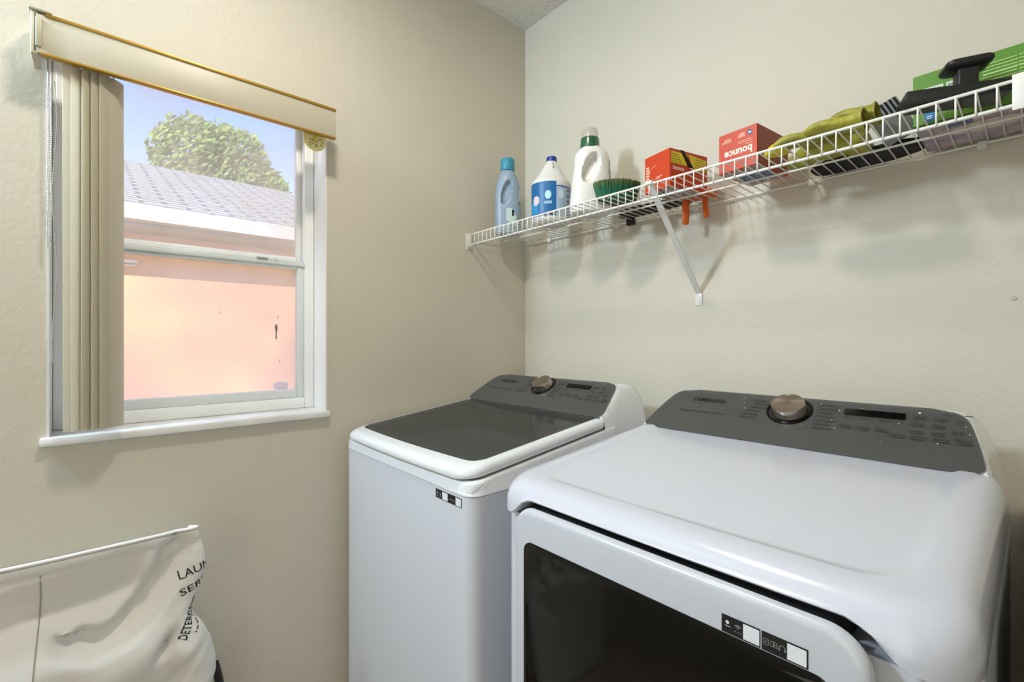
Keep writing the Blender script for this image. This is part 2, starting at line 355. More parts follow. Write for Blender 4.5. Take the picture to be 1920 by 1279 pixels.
# warning tag
bm = B(); lathe(bm, [(.035, 0), (.035, .0008)], (0, 0, 0), Matrix.Rotation(PI / 2, 3, 'Y'), 40)
bmesh.ops.translate(bm, verts=bm.verts, vec=(.052, -.944, H + .623))
tg = thing('warning_tag', 'round pale yellow safety tag hanging at the right end of the blind valance', 'tag', (.052, -.944, H + .658))
fin('disc', bm, mat('tag_yellow', (252, 242, 176), .5), tg)
f = plane_map((.0532, -.970, H + .598), (0, 1, 0), (0, 0, 1))
bm = B()
for (a, b, r) in ((.012, .006, .003), (.012, .014, .003), (.012, .022, .003), (.03, .008, .005), (.045, .012, .003), (.03, .02, .0035)):
    for k in range(12):
        t0, t1 = 2 * PI * k / 12, 2 * PI * (k + 1) / 12
        bm.faces.new([bm.verts.new(f(a + q * math.cos(t), b + q * math.sin(t))) for q, t in ((r, t0), (r, t1), (r * .6, t1), (r * .6, t0))])
dashes(bm, f, [(.017, .012, .006), (.017, .02, .006), (.017, .025, .006), (.034, .026, .006), (.046, .02, .006), (.046, .026, .005), (.04, .03, .006)], .0022)
stuffed(fin('print', bm, mat('tag_ink', (92, 88, 60), .6), tg, 0, recalc=False))
bm = B(); box(bm, .0518, .0535, -.947, -.941, H + .615, H + .662); fin('hook', bm, mat('hook_yellow', (240, 214, 70), .4), tg, 0)

# ================================================================== APPLIANCES
def deckfun(z0, sl, y0): return lambda y: z0 - sl * (y0 - y)
NRM = Vector((0, -.545, .838)); SLD = Vector((0, .838, .551))
def console(x0, W, root):
    prof = [(-.355, -.235), (-.355, -.219)] + [(-.355 + .118 * t / 10, -.218 + .0775 * t / 10) for t in range(1, 11)] + [(-.225, -.1355), (-.21, -.134), (-.19, -.1345), (-.168, -.139), (-.15, -.150), (-.138, -.168), (-.131, -.195), (-.13, -.24), (-.13, -.335)]
    def cap(e): return -.134 - .165 * max(0, (.07 - e) / .07) ** 2.2
    def smin(a, b, k=.012):
        h = max(0, min(1, .5 + .5 * (b - a) / k)); return b + (a - b) * h - k * h * (1 - h)
    def surf(e_, y, z):
        e = min(e_, W - e_); z2 = smin(z, cap(e)) if e < .1 else z
        yy = y
        if y > -.2 and e < .05: yy = y - .035 * (1 - math.sqrt(max(0, 1 - ((.05 - e) / .05) ** 2)))
        return Vector((x0 + e_, yy, H + z2))
    xs = [0, .001, .003, .006, .01, .015, .021, .028, .036, .045, .055, .065, .075, .09]; xs = xs + [.09 + (W - .18) * t / 8 for t in range(1, 8)] + [W - v for v in xs[::-1]]
    bm = B(); loft(bm, [[surf(x, y, z) for (y, z) in prof] for x in xs]); fin('console_housing', bm, LIDW, root, 50)
    bm = B(); N = 28; rows = []
    for i in range(N + 1):
        v = i / N; s = -.009 + v * .177
        e = .02 + .04 * v ** 1.3 + (.045 * (1 - math.sqrt(max(0, 1 - ((v - .7) / .3) ** 2))) if v > .7 else 0) + (.012 * (1 - v / .08) if v < .08 else 0)
        row = []
        for j in range(61):
            x = e + (W - 2 * e) * j / 60
            yy = -.3555 + s * .838; zz = -.218 + s * .551 if yy < -.237 else interp(yy, [-.237, -.225, -.21, -.19], [-.1401, -.1355, -.134, -.1342])
            q = surf(x, yy, zz); row.append(q + NRM * .0008 + Vector((0, 0, .0004)))
        rows.append(row)
    g = [[bm.verts.new(p) for p in r] for r in rows]
    for a, b in zip(g, g[1:]):
        for j in range(60): bm.faces.new((a[j], a[j + 1], b[j + 1], b[j]))
    r = bmesh.ops.solidify(bm, geom=bm.faces[:], thickness=.0022)
    pn = fin('control_panel', bm, GREY, root, 60)
    f = lambda a, s, h=.0043: Vector((x0 + a, -.355, H - .218)) + SLD * s + NRM * h
    # knob
    M = NRM.to_track_quat('Z', 'Y').to_matrix(); c = f(.343, .104, .0)
    bm = B(); lathe(bm, [(.040, .0015), (.0405, .004), (.0465, .004), (.0468, .002)], c, M, 48, False); fin('dial_ring', bm, DARKC, root)
    bm = B(); lathe(bm, [(.038, .001), (.0375, .006), (.035, .012), (.0345, .022), (.033, .0245), (.0315, .0245), (.031, .0235), (.0005, .0225)], c, M, 64, False); kn = fin('dial_knob', bm, CHROME, root, 30); kn['label'] = 'brushed steel dial knob'
    bm = B(); patch(bm, lambda a, s: f(a, s, .0050), .446, .547, .1085, .1265); fin('display', bm, DISPLAY, root, 0, recalc=False)
    lettering('brand_lettering', 'SAMSUNG', lambda a, b: f(.112 + a, .1055 + b, .0052), .083, .0125, INK, root, off=.022)
    bm = B(); it = [(.09, .066, .034), (.128, .066, .045), (.177, .066, .03)]
    it += [(.262 - .005 * abs(k - 1), .128 - k * .0125, .03 + .006 * (k % 3)) for k in range(6)]
    it += [(.398, .132 - k * .0125, .03 + .005 * ((k + 1) % 3)) for k in range(7)]
    it += [(.45, .101, .012), (.478, .101, .012), (.508, .101, .015)]
    it += [(a, b, .02) for a in (.445, .475, .505) for b in (.068, .074)] + [(a, b, .022) for a in (.53, .56, .592, .622) for b in (.058, .064)]
    it += [(a, b, .018) for a in (.558, .588) for b in (.075, .08, .096, .101, .117, .122)] + [(.618, .07, .022), (.60, .134, .012), (.63, .134, .012)]
    dashes(bm, lambda a, s: f(a, s, .0050), it, .0026)
    for k in range(16):
        t0, t1 = 2 * PI * k / 16, 2 * PI * (k + 1) / 16
        bm.faces.new([bm.verts.new(f(.625 + q * math.cos(t), .113 + q * math.sin(t), .0050)) for q, t in ((.006, t0), (.006, t1), (.0045, t1), (.0045, t0))])
    bm.faces.new([bm.verts.new(f(a, s, .0050)) for a, s in ((.616, .083), (.616, .091), (.623, .087))]); patch(bm, lambda a, s: f(a, s, .0050), .625, .6275, .083, .091); patch(bm, lambda a, s: f(a, s, .0050), .629, .6315, .083, .091)
    stuffed(fin('control_print', bm, GINK, root, 0, recalc=False))
    return f
# ---------------- washer
wx = .035; W = .686
washer = thing('washing_machine', 'white top load washer with dark glass lid in the corner under the shelf', 'washing machine', (wx + W / 2, -.49, 0))
lid = deckfun(-.224, .122, -.355)
def ring(x0, x1, y0, y1, r, zf, n=10, bow=0):
    out = []
    for (x, y) in rrect(x0, x1, y0, y1, r, n):
        out.append(Vector((x, y, H + zf(x, y))))
    return out
def dens(x0, x1, y0, y1, r, zf, n=10, d=.02, bow=0):
    out = []
    for (x, y) in densify(rrect(x0, x1, y0, y1, r, n), d):
        yy = y - bow * (1 - ((x - (x0 + x1) / 2) / ((x1 - x0) / 2)) ** 2) * sm(-.5, -.75, y) if bow else y
        out.append(Vector((x, yy, H + zf(x, y))))
    return out
bw = .008
bm = B(); rr = [.035, .035, .02, .02]
loft(bm, [dens(wx, wx + W, -.8415, -.13, rr, lambda x, y: -1.29), dens(wx, wx + W, -.8415, -.13, rr, lambda x, y: -.346)])
fin('cabinet', bm, ENAMEL, washer, 40)
for sx_ in (wx + .06, wx + W - .06):
    for sy_ in (-.78, -.2):
        bm = B(); lathe(bm, [(.022, 0), (.022, .03)], (sx_, sy_, 0), None, 12); fin('foot', bm, mat('rubber_black', (30, 30, 30), .8), washer)
bm = B(); top = lambda x, y: max(-.319, lid(y) - .032) if y < -.3 else -.295
R = [dens(wx - .001, wx + W + .001, -.8435, -.129, rr, lambda x, y: -.3445, bow=.0), dens(wx - .001, wx + W + .001, -.8435, -.129, rr, lambda x, y: -.341),
     dens(wx + .001, wx + W - .001, -.842, -.13, rr, lambda x, y: -.339), dens(wx + .001, wx + W - .001, -.8425, -.13, rr, lambda x, y: top(x, y) - .006), dens(wx + .004, wx + W - .004, -.839, -.133, rr, lambda x, y: top(x, y) - .001),
     dens(wx + .012, wx + W - .012, -.831, -.14, rr, top), dens(wx + .03, wx + W - .03, -.815, -.16, rr, lambda x, y: top(x, y) - .004)]
loft(bm, R, True, False); fin('top_cover', bm, LIDW, washer, 50)
bm = B()  # lid frame ring (white) with thickness
x0, x1, yf, yb = .047, .711, -.848, -.3575; LR = [.05, .05, .004, .004]; gx0, gx1, gy0 = .072, .686, -.803; GR = [.035, .035, .003, .003]
z = lambda d: (lambda x, y: lid(y) + d)
R = [dens(x0 + .03, x1 - .03, yf + .03, yb - .004, LR, z(-.03), bow=bw), dens(x0 + .008, x1 - .008, yf + .01, yb, LR, z(-.03), bow=bw), dens(x0 + .002, x1 - .002, yf + .002, yb, LR, z(-.026), bow=bw), dens(x0, x1, yf, yb, LR, z(-.019), bow=bw), dens(x0 + .0015, x1 - .0015, yf + .003, yb, LR, z(-.011), bow=bw),
     dens(x0 + .006, x1 - .006, yf + .010, yb, LR, z(-.004), bow=bw), dens(x0 + .013, x1 - .013, yf + .020, yb, LR, z(-.0008), bow=bw), dens(x0 + .02, x1 - .02, yf + .034, yb - .001, LR, z(0), bow=bw), dens(gx0, gx1, gy0, yb - .002, GR, z(.0003), bow=.012), dens(gx0 + .001, gx1 - .001, gy0 + .001, yb - .003, GR, z(-.004), bow=.012), dens(gx0 + .03, gx1 - .03, gy0 + .03, yb - .03, GR, z(-.005), bow=.012)]
n0 = min(len(r) for r in R)
loft(bm, uni(R), False, False); fin('lid_frame', bm, LIDW, washer, 50)
bm = B(); loft(bm, uni([dens(gx0 + .0005, gx1 - .0005, gy0 + .0005, yb - .0025, GR, z(-.003), bow=.012), dens(gx0 + .0005, gx1 - .0005, gy0 + .0005, yb - .0025, GR, z(.0004), bow=.012)]))
lg = fin('lid_glass', bm, tinted('lid_tinted_glass', (88, 90, 87), .6, .07, .6), washer, 40); lg['label'] = 'dark grey tinted glass lid'
bm = B(); N = 64; cx_, cy_, zr = wx + W / 2, -.57, H - .33
o_r = resamp([Vector((x, y, zr)) for x, y in rrect(wx + .03, wx + W - .03, -.81, -.36, .03, 8)], N)
a0 = math.atan2(o_r[0].y - cy_, o_r[0].x - cx_); i_r = []
for p in o_r:
    a = math.atan2(p.y - cy_, p.x - cx_); i_r.append(Vector((cx_ + .21 * math.cos(a), cy_ + .19 * math.sin(a), zr - .004)))
d_r = [p + Vector((0, 0, -.05)) for p in i_r]
loft(bm, [o_r, i_r, d_r], False, False); fin('inner_deck', bm, mat('inner_grey', (226, 226, 222), .5), washer, 40)
bm = B(); d2 = [Vector((cx_ + (p.x - cx_) * 1.05, cy_ + (p.y - cy_) * 1.05, H - .385)) for p in i_r]; d3 = [p + Vector((0, 0, -.3)) for p in d2]
loft(bm, [d2, d3], False, True); fin('drum', bm, mat('drum_steel', (90, 88, 84), .35, metal=.8), washer, 40)
console(wx, W, washer)
def cuff(bm, x, z0, z1): pass
f = plane_map((.580, -.8422, H - .3735), (1, 0, 0), (0, 0, 1))
def sticker(root, f, w1, h, spec, name='sticker'):
    bm = B(); patch(bm, f, 0, w1, 0, h); fin(name, bm, INK, root, 0, recalc=False)
    bm = B()
    for (a, b) in spec: patch(bm, lambda p, q: f(p, q) + (f(0, 0, .0003) - f(0, 0, 0)), a, b, h * .08, h * .92)
    stuffed(fin(name + '_white_field', bm, mat('sticker_white', (226, 228, 234), .4), root, 0, recalc=False))
sticker(washer, f, .106, .021, [(.029, .051), (.083, .104)], 'info_sticker')
bm = B(); g = lambda a, b: f(a, b, .0004)
for (a, b, r) in ((.008, .012, .003), (.021, .011, .0025)): patch(bm, g, a - r, a + r, b - r, b + r)
dashes(bm, g, [(.055, .009, .007), (.064, .009, .007), (.073, .009, .006), (.004, .005, .008), (.017, .005, .007)], .0018); stuffed(fin('sticker_icons', bm, mat('icon_grey', (140, 140, 136), .5), washer, 0, recalc=False))

# ---------------- dryer
dx = .82
dryer = thing('dryer', 'large white front load clothes dryer with black glass door in the foreground', 'dryer', (dx + W / 2, -.49, 0))
dk = deckfun(-.218, .10, -.345)
bm = B(); rr = [.045, .045, .02, .02]
R = [dens(dx, dx + W, -.838, -.13, rr, lambda x, y: -1.29), dens(dx, dx + W, -.838, -.13, rr, lambda x, y: -.3335)]
loft(bm, uni(R)); fin('cabinet', bm, ENAMEL, dryer, 40)
for sx_ in (dx + .06, dx + W - .06):
    for sy_ in (-.78, -.2):
        bm = B(); lathe(bm, [(.022, 0), (.022, .03)], (sx_, sy_, 0), None, 12); fin('foot', bm, mat('rubber_black', (30, 30, 30), .8), dryer)
xc = dx + W / 2
def skirt(x, y):
    if y > -.72: return -.332
    return -.332 + .037 * (1 - sm(.245, .30, abs(x - xc))) * sm(-.77, -.80, y)
fr = -.856
CR = [.06, .06, .02, .02]
bm = B()
def dkb(i, y): return dk(y) if y < -.345 or i > .052 else -.218 - .35 * (y + .345)
def dr(i, d, fy=0): return dens(dx - .001 + i, dx + W + .001 - i, fr + i + fy, -.129 - i, CR, (lambda x, y: max(dkb(i, y) + d, skirt(x, y) + (.0045 + i * .6 if i < .02 else 0))) if d is not None else skirt, bow=.006)
R = [dens(dx + .03, dx + W - .03, fr + .04, -.16, CR, lambda x, y: skirt(x, y) + .001, bow=.006), dr(.004, None), dr(0, None)]
R[2] = [p + Vector((0, 0, .003)) for p in R[2]]
R += [dr(.0, -.045), dr(.001, -.034), dr(.004, -.022), dr(.009, -.013), dr(.016, -.006), dr(.025, -.002), dr(.036, 0), dr(.05, .0005), dr(.056, -.0005), dr(.066, -.0042), dr(.075, -.0048), dr(.12, -.005)]
loft(bm, uni(R, 220), False, True); fin('top_cover', bm, mat('white_plastic_cool_lit', (206, 207, 218), .2, coat=.3), dryer, 60)  # darker and bluer than the washer's white, the light put into the colour
bm = B(); R = [dens(dx + .105, dx + W - .105, -.8415, -.6, .02, lambda x, y: -.336), dens(dx + .105, dx + W - .105, -.8415, -.6, .02, lambda x, y: -.287)]
loft(bm, R); fin('door_gap_shadow', bm, mat('gap_shadow', (34, 34, 38), .8), dryer, 0)  # near-black strip, the shadow line above the door put into its colour
# door
def dring(i, y): return [Vector((x, y, z)) for x, z in rrect(.903 + i, 1.432 - i, H - 1.0 + i, H - .2985 - i, .042 - i * .5, 10)]
def dring2(x0, x1, z0, z1, r, y): return [Vector((x, y, z)) for x, z in rrect(x0, x1, z0, z1, r, 10)]
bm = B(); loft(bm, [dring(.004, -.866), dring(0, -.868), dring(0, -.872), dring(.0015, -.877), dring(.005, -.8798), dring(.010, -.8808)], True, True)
door = fin('door', bm, mat('shaded_door_enamel', (198, 200, 208), .28, coat=.3), dryer, 40)  # darker than the cabinet enamel, shade from dim surroundings put into the colour
bm = B(); box(bm, .925, 1.41, -.8665, -.8375, H - .98, H - .318); fin('door_gasket', bm, MATS['gap_shadow'], door, 0)  # dark block joining door to cabinet, in the gap's shadow colour
bm = B(); a = (.930, 1.402, H - .93, H - .3545)
loft(bm, [dring2(*a, .02, -.879), dring2(*a, .02, -.8815), dring2(a[0] + .001, a[1] - .001, a[2] + .001, a[3] - .001, .019, -.8822)])
dg_ = fin('door_window', bm, BLACKG, door, 40); dg_['label'] = 'black glass door window'
console(dx, W, dryer)
f = plane_map((1.2835, -.8813, H - .3535), (1, 0, 0), (0, 0, 1))
sticker(dryer, f, .0445, .0155 + .006, [(.0255, .0435)], 'info_sticker')
g = lambda a, b: f(a, b, .0004); bm = B()
for k in range(14):
    t0, t1 = 2 * PI * k / 14, 2 * PI * (k + 1) / 14
    bm.faces.new([bm.verts.new(g(.007 + .0022 * math.cos(t), .0135 + .0022 * math.sin(t))) for t in (t0,)] + [bm.verts.new(g(.007 + .0022 * math.cos(t1), .0135 + .0022 * math.sin(t1))), bm.verts.new(g(.007, .0135))])
dashes(bm, g, [(.004, .009, .0065)], .0008); stuffed(fin('sticker_icons', bm, mat('icon_white', (220, 220, 216), .5), dryer, 0, recalc=False))
bm = B()
for r in (.0055, .0038, .002):
    for k in range(6):
        t0, t1 = PI * .25 + PI * .5 * k / 6, PI * .25 + PI * .5 * (k + 1) / 6
        bm.faces.new([bm.verts.new(g(.0195 + q * math.cos(t), .0095 + q * math.sin(t))) for q, t in ((r, t0), (r, t1), (r - .0009, t1), (r - .0009, t0))])
dashes(bm, g, [(.0155, .0065, .0015), (.0185, .0065, .0015), (.0215, .0065, .0015)], .001); stuffed(fin('sticker_icons', bm, MATS['icon_grey'], dryer, 0, recalc=False))
f2 = plane_map((1.3295, -.8813, H - .3535), (1, 0, 0), (0, 0, 1))
sticker(dryer, f2, .047, .0215, [(.0265, .0455)], 'info_sticker'); bm = B(); g = lambda a, b: f2(a, b, .0004)
def frame(bm, g, a0, a1, b0, b1, t=.0006):
    patch(bm, g, a0, a1, b0, b0 + t); patch(bm, g, a0, a1, b1 - t, b1); patch(bm, g, a0, a0 + t, b0, b1); patch(bm, g, a1 - t, a1, b0, b1)
frame(bm, g, .0015, .0075, .007, .0145); frame(bm, g, .0095, .0130, .008, .0145); frame(bm, g, .0130, .0165, .008, .0145)
for k in range(8):
    t0, t1 = PI * k / 8, PI * (k + 1) / 8
    bm.faces.new([bm.verts.new(g(.0215 + q * math.cos(t), .0105 + q * math.sin(t))) for q, t in ((.0036, t0), (.0036, t1), (.0029, t1), (.0029, t0))])
patch(bm, g, .0178, .0192, .0075, .0108); patch(bm, g, .0238, .0252, .0075, .0108); dashes(bm, g, [(.0025, .0118, .004), (.0025, .0098, .003), (.0138, .011, .002)], .0006)
stuffed(fin('sticker_icons', bm, MATS['icon_grey'], dryer, 0, recalc=False))
bm = B()   # flecks of lint and dust
pf = lambda a, s, h=.0042: Vector((dx + a, -.355, H - .218)) + SLD * s + NRM * h
for (a, s, r) in [(.13, .088, .0012), (.235, .132, .0013), (.243, .115, .0012), (.248, .095, .0012), (.4, .135, .0012), (.437, .118, .002), (.475, .132, .0012), (.455, .112, .0011), (.5, .122, .0014), (.43, .085, .0012), (.54, .095, .0011), (.567, .133, .0022), (.44, .062, .0013), (.60, .052, .0012), (.6, .118, .001), (.628, .118, .001), (.634, .105, .0012), (.64, .085, .001), (.38, .06, .0008), (.52, .04, .0008), (.575, .075, .0009), (.21, .045, .0008), (.35, .03, .0008)]:
    M = NRM.to_track_quat('Z', 'Y').to_matrix(); lathe(bm, [(r, 0), (r * .6, .0004)], pf(a, s), M, 7)
o = fin('dust_flecks', bm, mat('dust_white', (236, 236, 230), .8), dryer, 0); o['kind'] = 'stuff'

# dark wooden cabinet beside the dryer
cab = thing('storage_cabinet', 'dark brown wooden cabinet squeezed in to the right of the dryer', 'cabinet', (1.85, -.32, 0))
bm = B(); box(bm, 1.532, 2.2, -.62, -.004, 0, H - .36, .002); fin('carcass', bm, WOODD, cab, 40)
bm = B(); box(bm, 1.5265, 2.21, -.025, -.001, H - .36, H - .337, .002); fin('back_ledge', bm, mat('cream_trim', (206, 196, 176), .5), cab, 40)

# ================================================================== SHELF
DZ = H + .43
shelf = thing('wire_shelf', 'white wire shelf with a front lip running along the back wall above the appliances', 'shelf', (.9, -.16, DZ))
XE = 1.95
def rail(name, pts, r):
    bm = B(); tube(bm, pts, r, 10); fin(name, bm, WIRE, shelf, 60)
rail('front_top_rail', [(.012, -.319, DZ), (XE, -.319, DZ)], .003)
rail('front_lower_rail', [(.012, -.319, DZ - .041), (XE, -.319, DZ - .041)], .0032)
rail('back_rail', [(.012, -.010, DZ), (XE, -.010, DZ)], .003)
rail('middle_rail', [(.012, -.145, DZ - .0035), (XE, -.145, DZ - .0035)], .0026)
bm = B(); tube(bm, [(0, -.008, DZ + .002), (0, -.15, DZ + .002), (0, -.312, DZ + .002), (0, -.3195, DZ + .0015), (0, -.3215, DZ - .004), (0, -.3222, DZ - .02), (0, -.3222, DZ - .0435)], .0016, 8)
bmesh.ops.translate(bm, verts=bm.verts, vec=-shelf.location); me = bpy.data.meshes.new('cross_wire'); bm.to_mesh(me); bm.free(); me.shade_smooth(); me.materials.append(WIRE)
k = 0
while .022 + k * .0254 < XE - .005:
    o = bpy.data.objects.new('cross_wire', me); COL.objects.link(o); o.parent = shelf; o.location = (.022 + k * .0254, 0, 0); k += 1
def shape(name, m=WIRE, parent=shelf, sm_=40):
    return lambda bm: fin(name, bm, m, parent, sm_)
bm = B(); box(bm, .0005, .004, -.333, -.300, DZ - .055, DZ + .006, .001); box(bm, .0005, .018, -.3265, -.3125, DZ - .049, DZ + .004, .0015); lathe(bm, [(.006, 0), (.006, .003)], (.0005, -.3275, DZ - .056), Matrix.Rotation(PI / 2, 3, 'Y'), 12); fin('end_bracket', bm, WIRE, shelf, 40)
bm = B(); box(bm, 1.5125, 1.56, -.327, -.3235, DZ - .051, DZ + .008, .0015); box(bm, 1.5125, 1.56, -.3235, -.313, DZ + .003, DZ + .008, .001); fin('joiner_plate', bm, WIRE, shelf, 40)
for cx in (.16, .505, .81, 1.135, 1.46):
    bm = B(); box(bm, cx - .008, cx + .008, -.0145, -.0005, DZ - .011, DZ + .006, .002); tube(bm, [(cx, -.004, DZ - .007), (cx, -.018, DZ - .007)], .004, 8); fin('wall_clip', bm, WIRE, shelf, 40)
# diagonal brace
bm = B()
p0, p1 = Vector((.834, -.322, DZ + .002)), Vector((.8156, -.004, H + .152)); d = (p1 - p0)
prof = [(-.009, 0), (-.009, .0045), (-.0075, .0045), (-.0075, .0015), (.0075, .0015), (.0075, .0045), (.009, .0045), (.009, 0)]
up = Vector((0, .6, .8)); ax = Vector((1, 0, 0)); nn = d.normalized().cross(ax).normalized()
if nn.z > 0: nn = -nn
loft(bm, [[p + ax * a - nn * b for a, b in prof] for p in (p0, p1)])
box(bm, .8156 - .011, .8156 + .011, -.0035, -.0002, H + .114, H + .155, .001); lathe(bm, [(.0035, 0), (.003, .002)], (.8156, -.0035, H + .128), Matrix.Rotation(PI / 2, 3, 'X'), 10)
box(bm, .824, .844, -.327, -.312, DZ - .003, DZ + .0075, .002)
fin('diagonal_brace', bm, WIRE, shelf, 40)
bm = B(); box(bm, 1.93, 1.95, -.325, -.0005, DZ - .05, DZ + .006, .001); fin('end_bracket', bm, WIRE, shelf, 40)
top = DZ + .0058

# ================================================================== THINGS ON THE SHELF
YAW = math.radians(48.28); AR = Vector((math.cos(YAW), math.sin(YAW), 0)); AB = Vector((math.sin(YAW), -math.cos(YAW), 0))   # bottles are turned to face the room
class Bottle:
    """levels: (z, left, right, half depth); dent: (azimuth centre u, z, ru, rz, tilt, depth)"""
    def __init__(s, c, levels, dent=None, pw=2.4): s.c = Vector(c); s.lv = levels; s.dent = dent; s.pw = pw
    def at(s, z, a, off=0):
        zs = [l[0] for l in s.lv]; l = interp(z, zs, [q[1] for q in s.lv]); r = interp(z, zs, [q[2] for q in s.lv]); b = interp(z, zs, [q[3] for q in s.lv])
        ca, sa = math.cos(a), math.sin(a); e = 2 / s.pw; h = (r - l) / 2
        u = (l + r) / 2 + math.copysign(abs(ca) ** e, ca) * (h + off); v = math.copysign(abs(sa) ** e, sa) * (b + off)
        if s.dent and v > 0:
            uc, zc, ru, rz, ti, dp = s.dent; du, dz = u - uc, z - zc; p = (du * math.cos(ti) + dz * math.sin(ti)) / ru; q = (-du * math.sin(ti) + dz * math.cos(ti)) / rz
            rr_ = p * p + q * q; v -= dp * (1 - sm(.55, 1.1, rr_)) * (1 - .35 * max(0, p))
        return s.c + AR * u + AB * v + Vector((0, 0, z))
    def body(s, name, m, root, nz=60, na=72):
        bm = B(); z0, z1 = s.lv[0][0], s.lv[-1][0]
        zz = sorted(set([z0 + (z1 - z0) * i / nz for i in range(nz + 1)] + [l[0] for l in s.lv]))
        loft(bm, [[s.at(z, 2 * PI * k / na) for k in range(na)] for z in zz]); return fin(name, bm, m, root, 60)
    def patch(s, name, m, root, a0, a1, z0, z1, n=16, nz=8, off=.0007, zf=None):
        bm = B(); g = []
        for j in range(nz + 1):
            row = []
            for i in range(n + 1):
                a = a0 + (a1 - a0) * i / n; z = z0 + (z1 - z0) * j / nz
                if zf: z = zf(i / n, j / nz)
                row.append(bm.verts.new(s.at(z, a, off)))
            g.append(row)
        for j in range(nz):
            for i in range(n): bm.faces.new((g[j][i], g[j][i + 1], g[j + 1][i + 1], g[j + 1][i]))
        return fin(name, bm, m, root, 60, recalc=False)
def px(v, s): return v / s
# bottle 1: softener
b1 = thing('fabric_softener_bottle', 'light blue plastic bottle with a teal cap, nearest the corner on the shelf', 'bottle', (.098, -.19, top), 'bottles on the shelf')
s = 460.; cx = 949.
def lv(s, cx, rows, z0=0): return [((437.5 - y) / s if z0 == 0 else z0 - y / s, (l - cx) / s, (r - cx) / s, b) for y, l, r, b in rows]
L1 = [(0, -.044, .042, .026), (.004, -.050, .048, .030), (.03, -.0535, .053, .032), (.09, -.054, .0535, .033), (.15, -.052, .052, .032), (.19, -.048, .049, .031), (.215, -.043, .044, .029), (.235, -.036, .036, .027), (.250, -.030, .028, .024), (.256, -.027, .024, .022), (.262, -.026, .024, .021)]
B1 = Bottle((.098, -.19, top), L1, (-.006, .165, .0175, .052, -.28, .020)); blu = mat('pale_blue_plastic', (146, 164, 182), .35, sss=.1)
B1.body('body', blu, b1)
bm = B(); lathe(bm, [(.0275, .258), (.029, .262), (.0285, .300), (.026, .306), (.001, .307)], Vector((.098, -.19, top)) + AR * -.001, None, 36); cp = fin('cap', bm, mat('teal_cap', (52, 142, 170), .4), b1); cp['label'] = 'teal cap'
B1.patch('label', mat('label_white', (196, 214, 206), .5), b1, PI * .52, PI * .30, .045, .105, zf=lambda u, v: .05 + .06 * v * (1 - .5 * abs(u - .4)) - .025 * u)
B1.patch('barcode', INK, b1, PI * .42, PI * .37, .068, .092, off=.0012); B1.patch('label_print', mat('label_navy', (44, 52, 70), .5), b1, PI * .22, PI * .10, .118, .122, off=.001); B1.patch('label_print', MATS['label_white'], b1, PI * .2, PI * .08, .13, .175, off=.001); B1.patch('label_print', MATS['label_navy'], b1, PI * .3, PI * .12, .030, .036, off=.001)
# bottle 2: bleach
c = Vector((.322, -.17, top)); b2 = thing('bleach_jug', 'white cone shouldered jug with a bright blue label and navy cap', 'bottle', c, 'bottles on the shelf')
L2 = [(0, -.055, .055, .05), (.004, -.066, .066, .060), (.012, -.0715, .0715, .064), (.05, -.073, .073, .065), (.135, -.073, .073, .065), (.150, -.0735, .0735, .065), (.158, -.071, .071, .062), (.170, -.060, .060, .052), (.19, -.045, .048, .040), (.21, -.034, .037, .031), (.228, -.023, .027, .022), (.236, -.019, .021, .019), (.24, -.016, .018, .017)]
B2 = Bottle(c, L2, None, 2.0); wp = mat('white_plastic', (226, 224, 220), .35, sss=.1); B2.body('body', wp, b2)
bm = B(); lathe(bm, [(.0185, .236), (.02, .238), (.0195, .252), (.017, .255), (.001, .2555)], c + AR * .002, None, 32); cp = fin('cap', bm, mat('navy_cap', (18, 52, 140), .35), b2); cp['label'] = 'navy screw cap'
B2.patch('label', mat('label_blue', (6, 98, 158), .4), b2, PI * 1.02, PI * .44, .02, .146, 24, 4); B2.patch('label_back', mat('label_pale', (168, 188, 212), .4), b2, PI * .44, PI * .02, .02, .128, 20, 4)
B2.patch('label_band', mat('label_deep', (24, 62, 148), .4), b2, PI * .44, 0, .127, .131, off=.001); B2.patch('label_wedge', mat('label_cyan', (36, 140, 204), .4), b2, PI * .98, PI * .75, .03, .075, off=.0011)
B2.patch('label_print', mat('label_pink', (226, 206, 210), .4), b2, PI * .86, PI * .72, .062, .096, off=.0014, zf=lambda u, v: .079 + (v - .5) * .036 * math.sqrt(max(.02, 1 - (2 * u - 1) ** 2)))
B2.patch('label_badge', mat('label_ice', (190, 226, 236), .4), b2, PI * .62, PI * .52, .08, .108, 12, 2, off=.0014, zf=lambda u, v: .096 + (v - .5) * .032 * math.sqrt(max(.02, 1 - (2 * u - 1) ** 2)))
for zz in (.070, .064): B2.patch('label_print', MATS['label_ice'], b2, PI * .63, PI * .51, zz, zz + .003, off=.0014)
B2.patch('label_print', mat('label_frame', (206, 218, 232), .4), b2, PI * .40, PI * .31, .085, .118, off=.0012)
for k in range(4): B2.patch('label_print', MATS['label_navy'], b2, PI * .23, PI * .19, .112 - k * .02, .120 - k * .02, off=.0014)
B2.patch('label_print', MATS['label_navy'], b2, PI * .66, PI * .46, .022, .032, off=.0014)
bm = B(); tube(bm, [c + AR * .004 + AB * .0235 + Vector((0, 0, .228)), c + AR * .006 + AB * .035 + Vector((0, 0, .205))], [.002, .0028], 8); fin('handle_seam', bm, mat('seam_grey', (170, 168, 162), .5), b2)
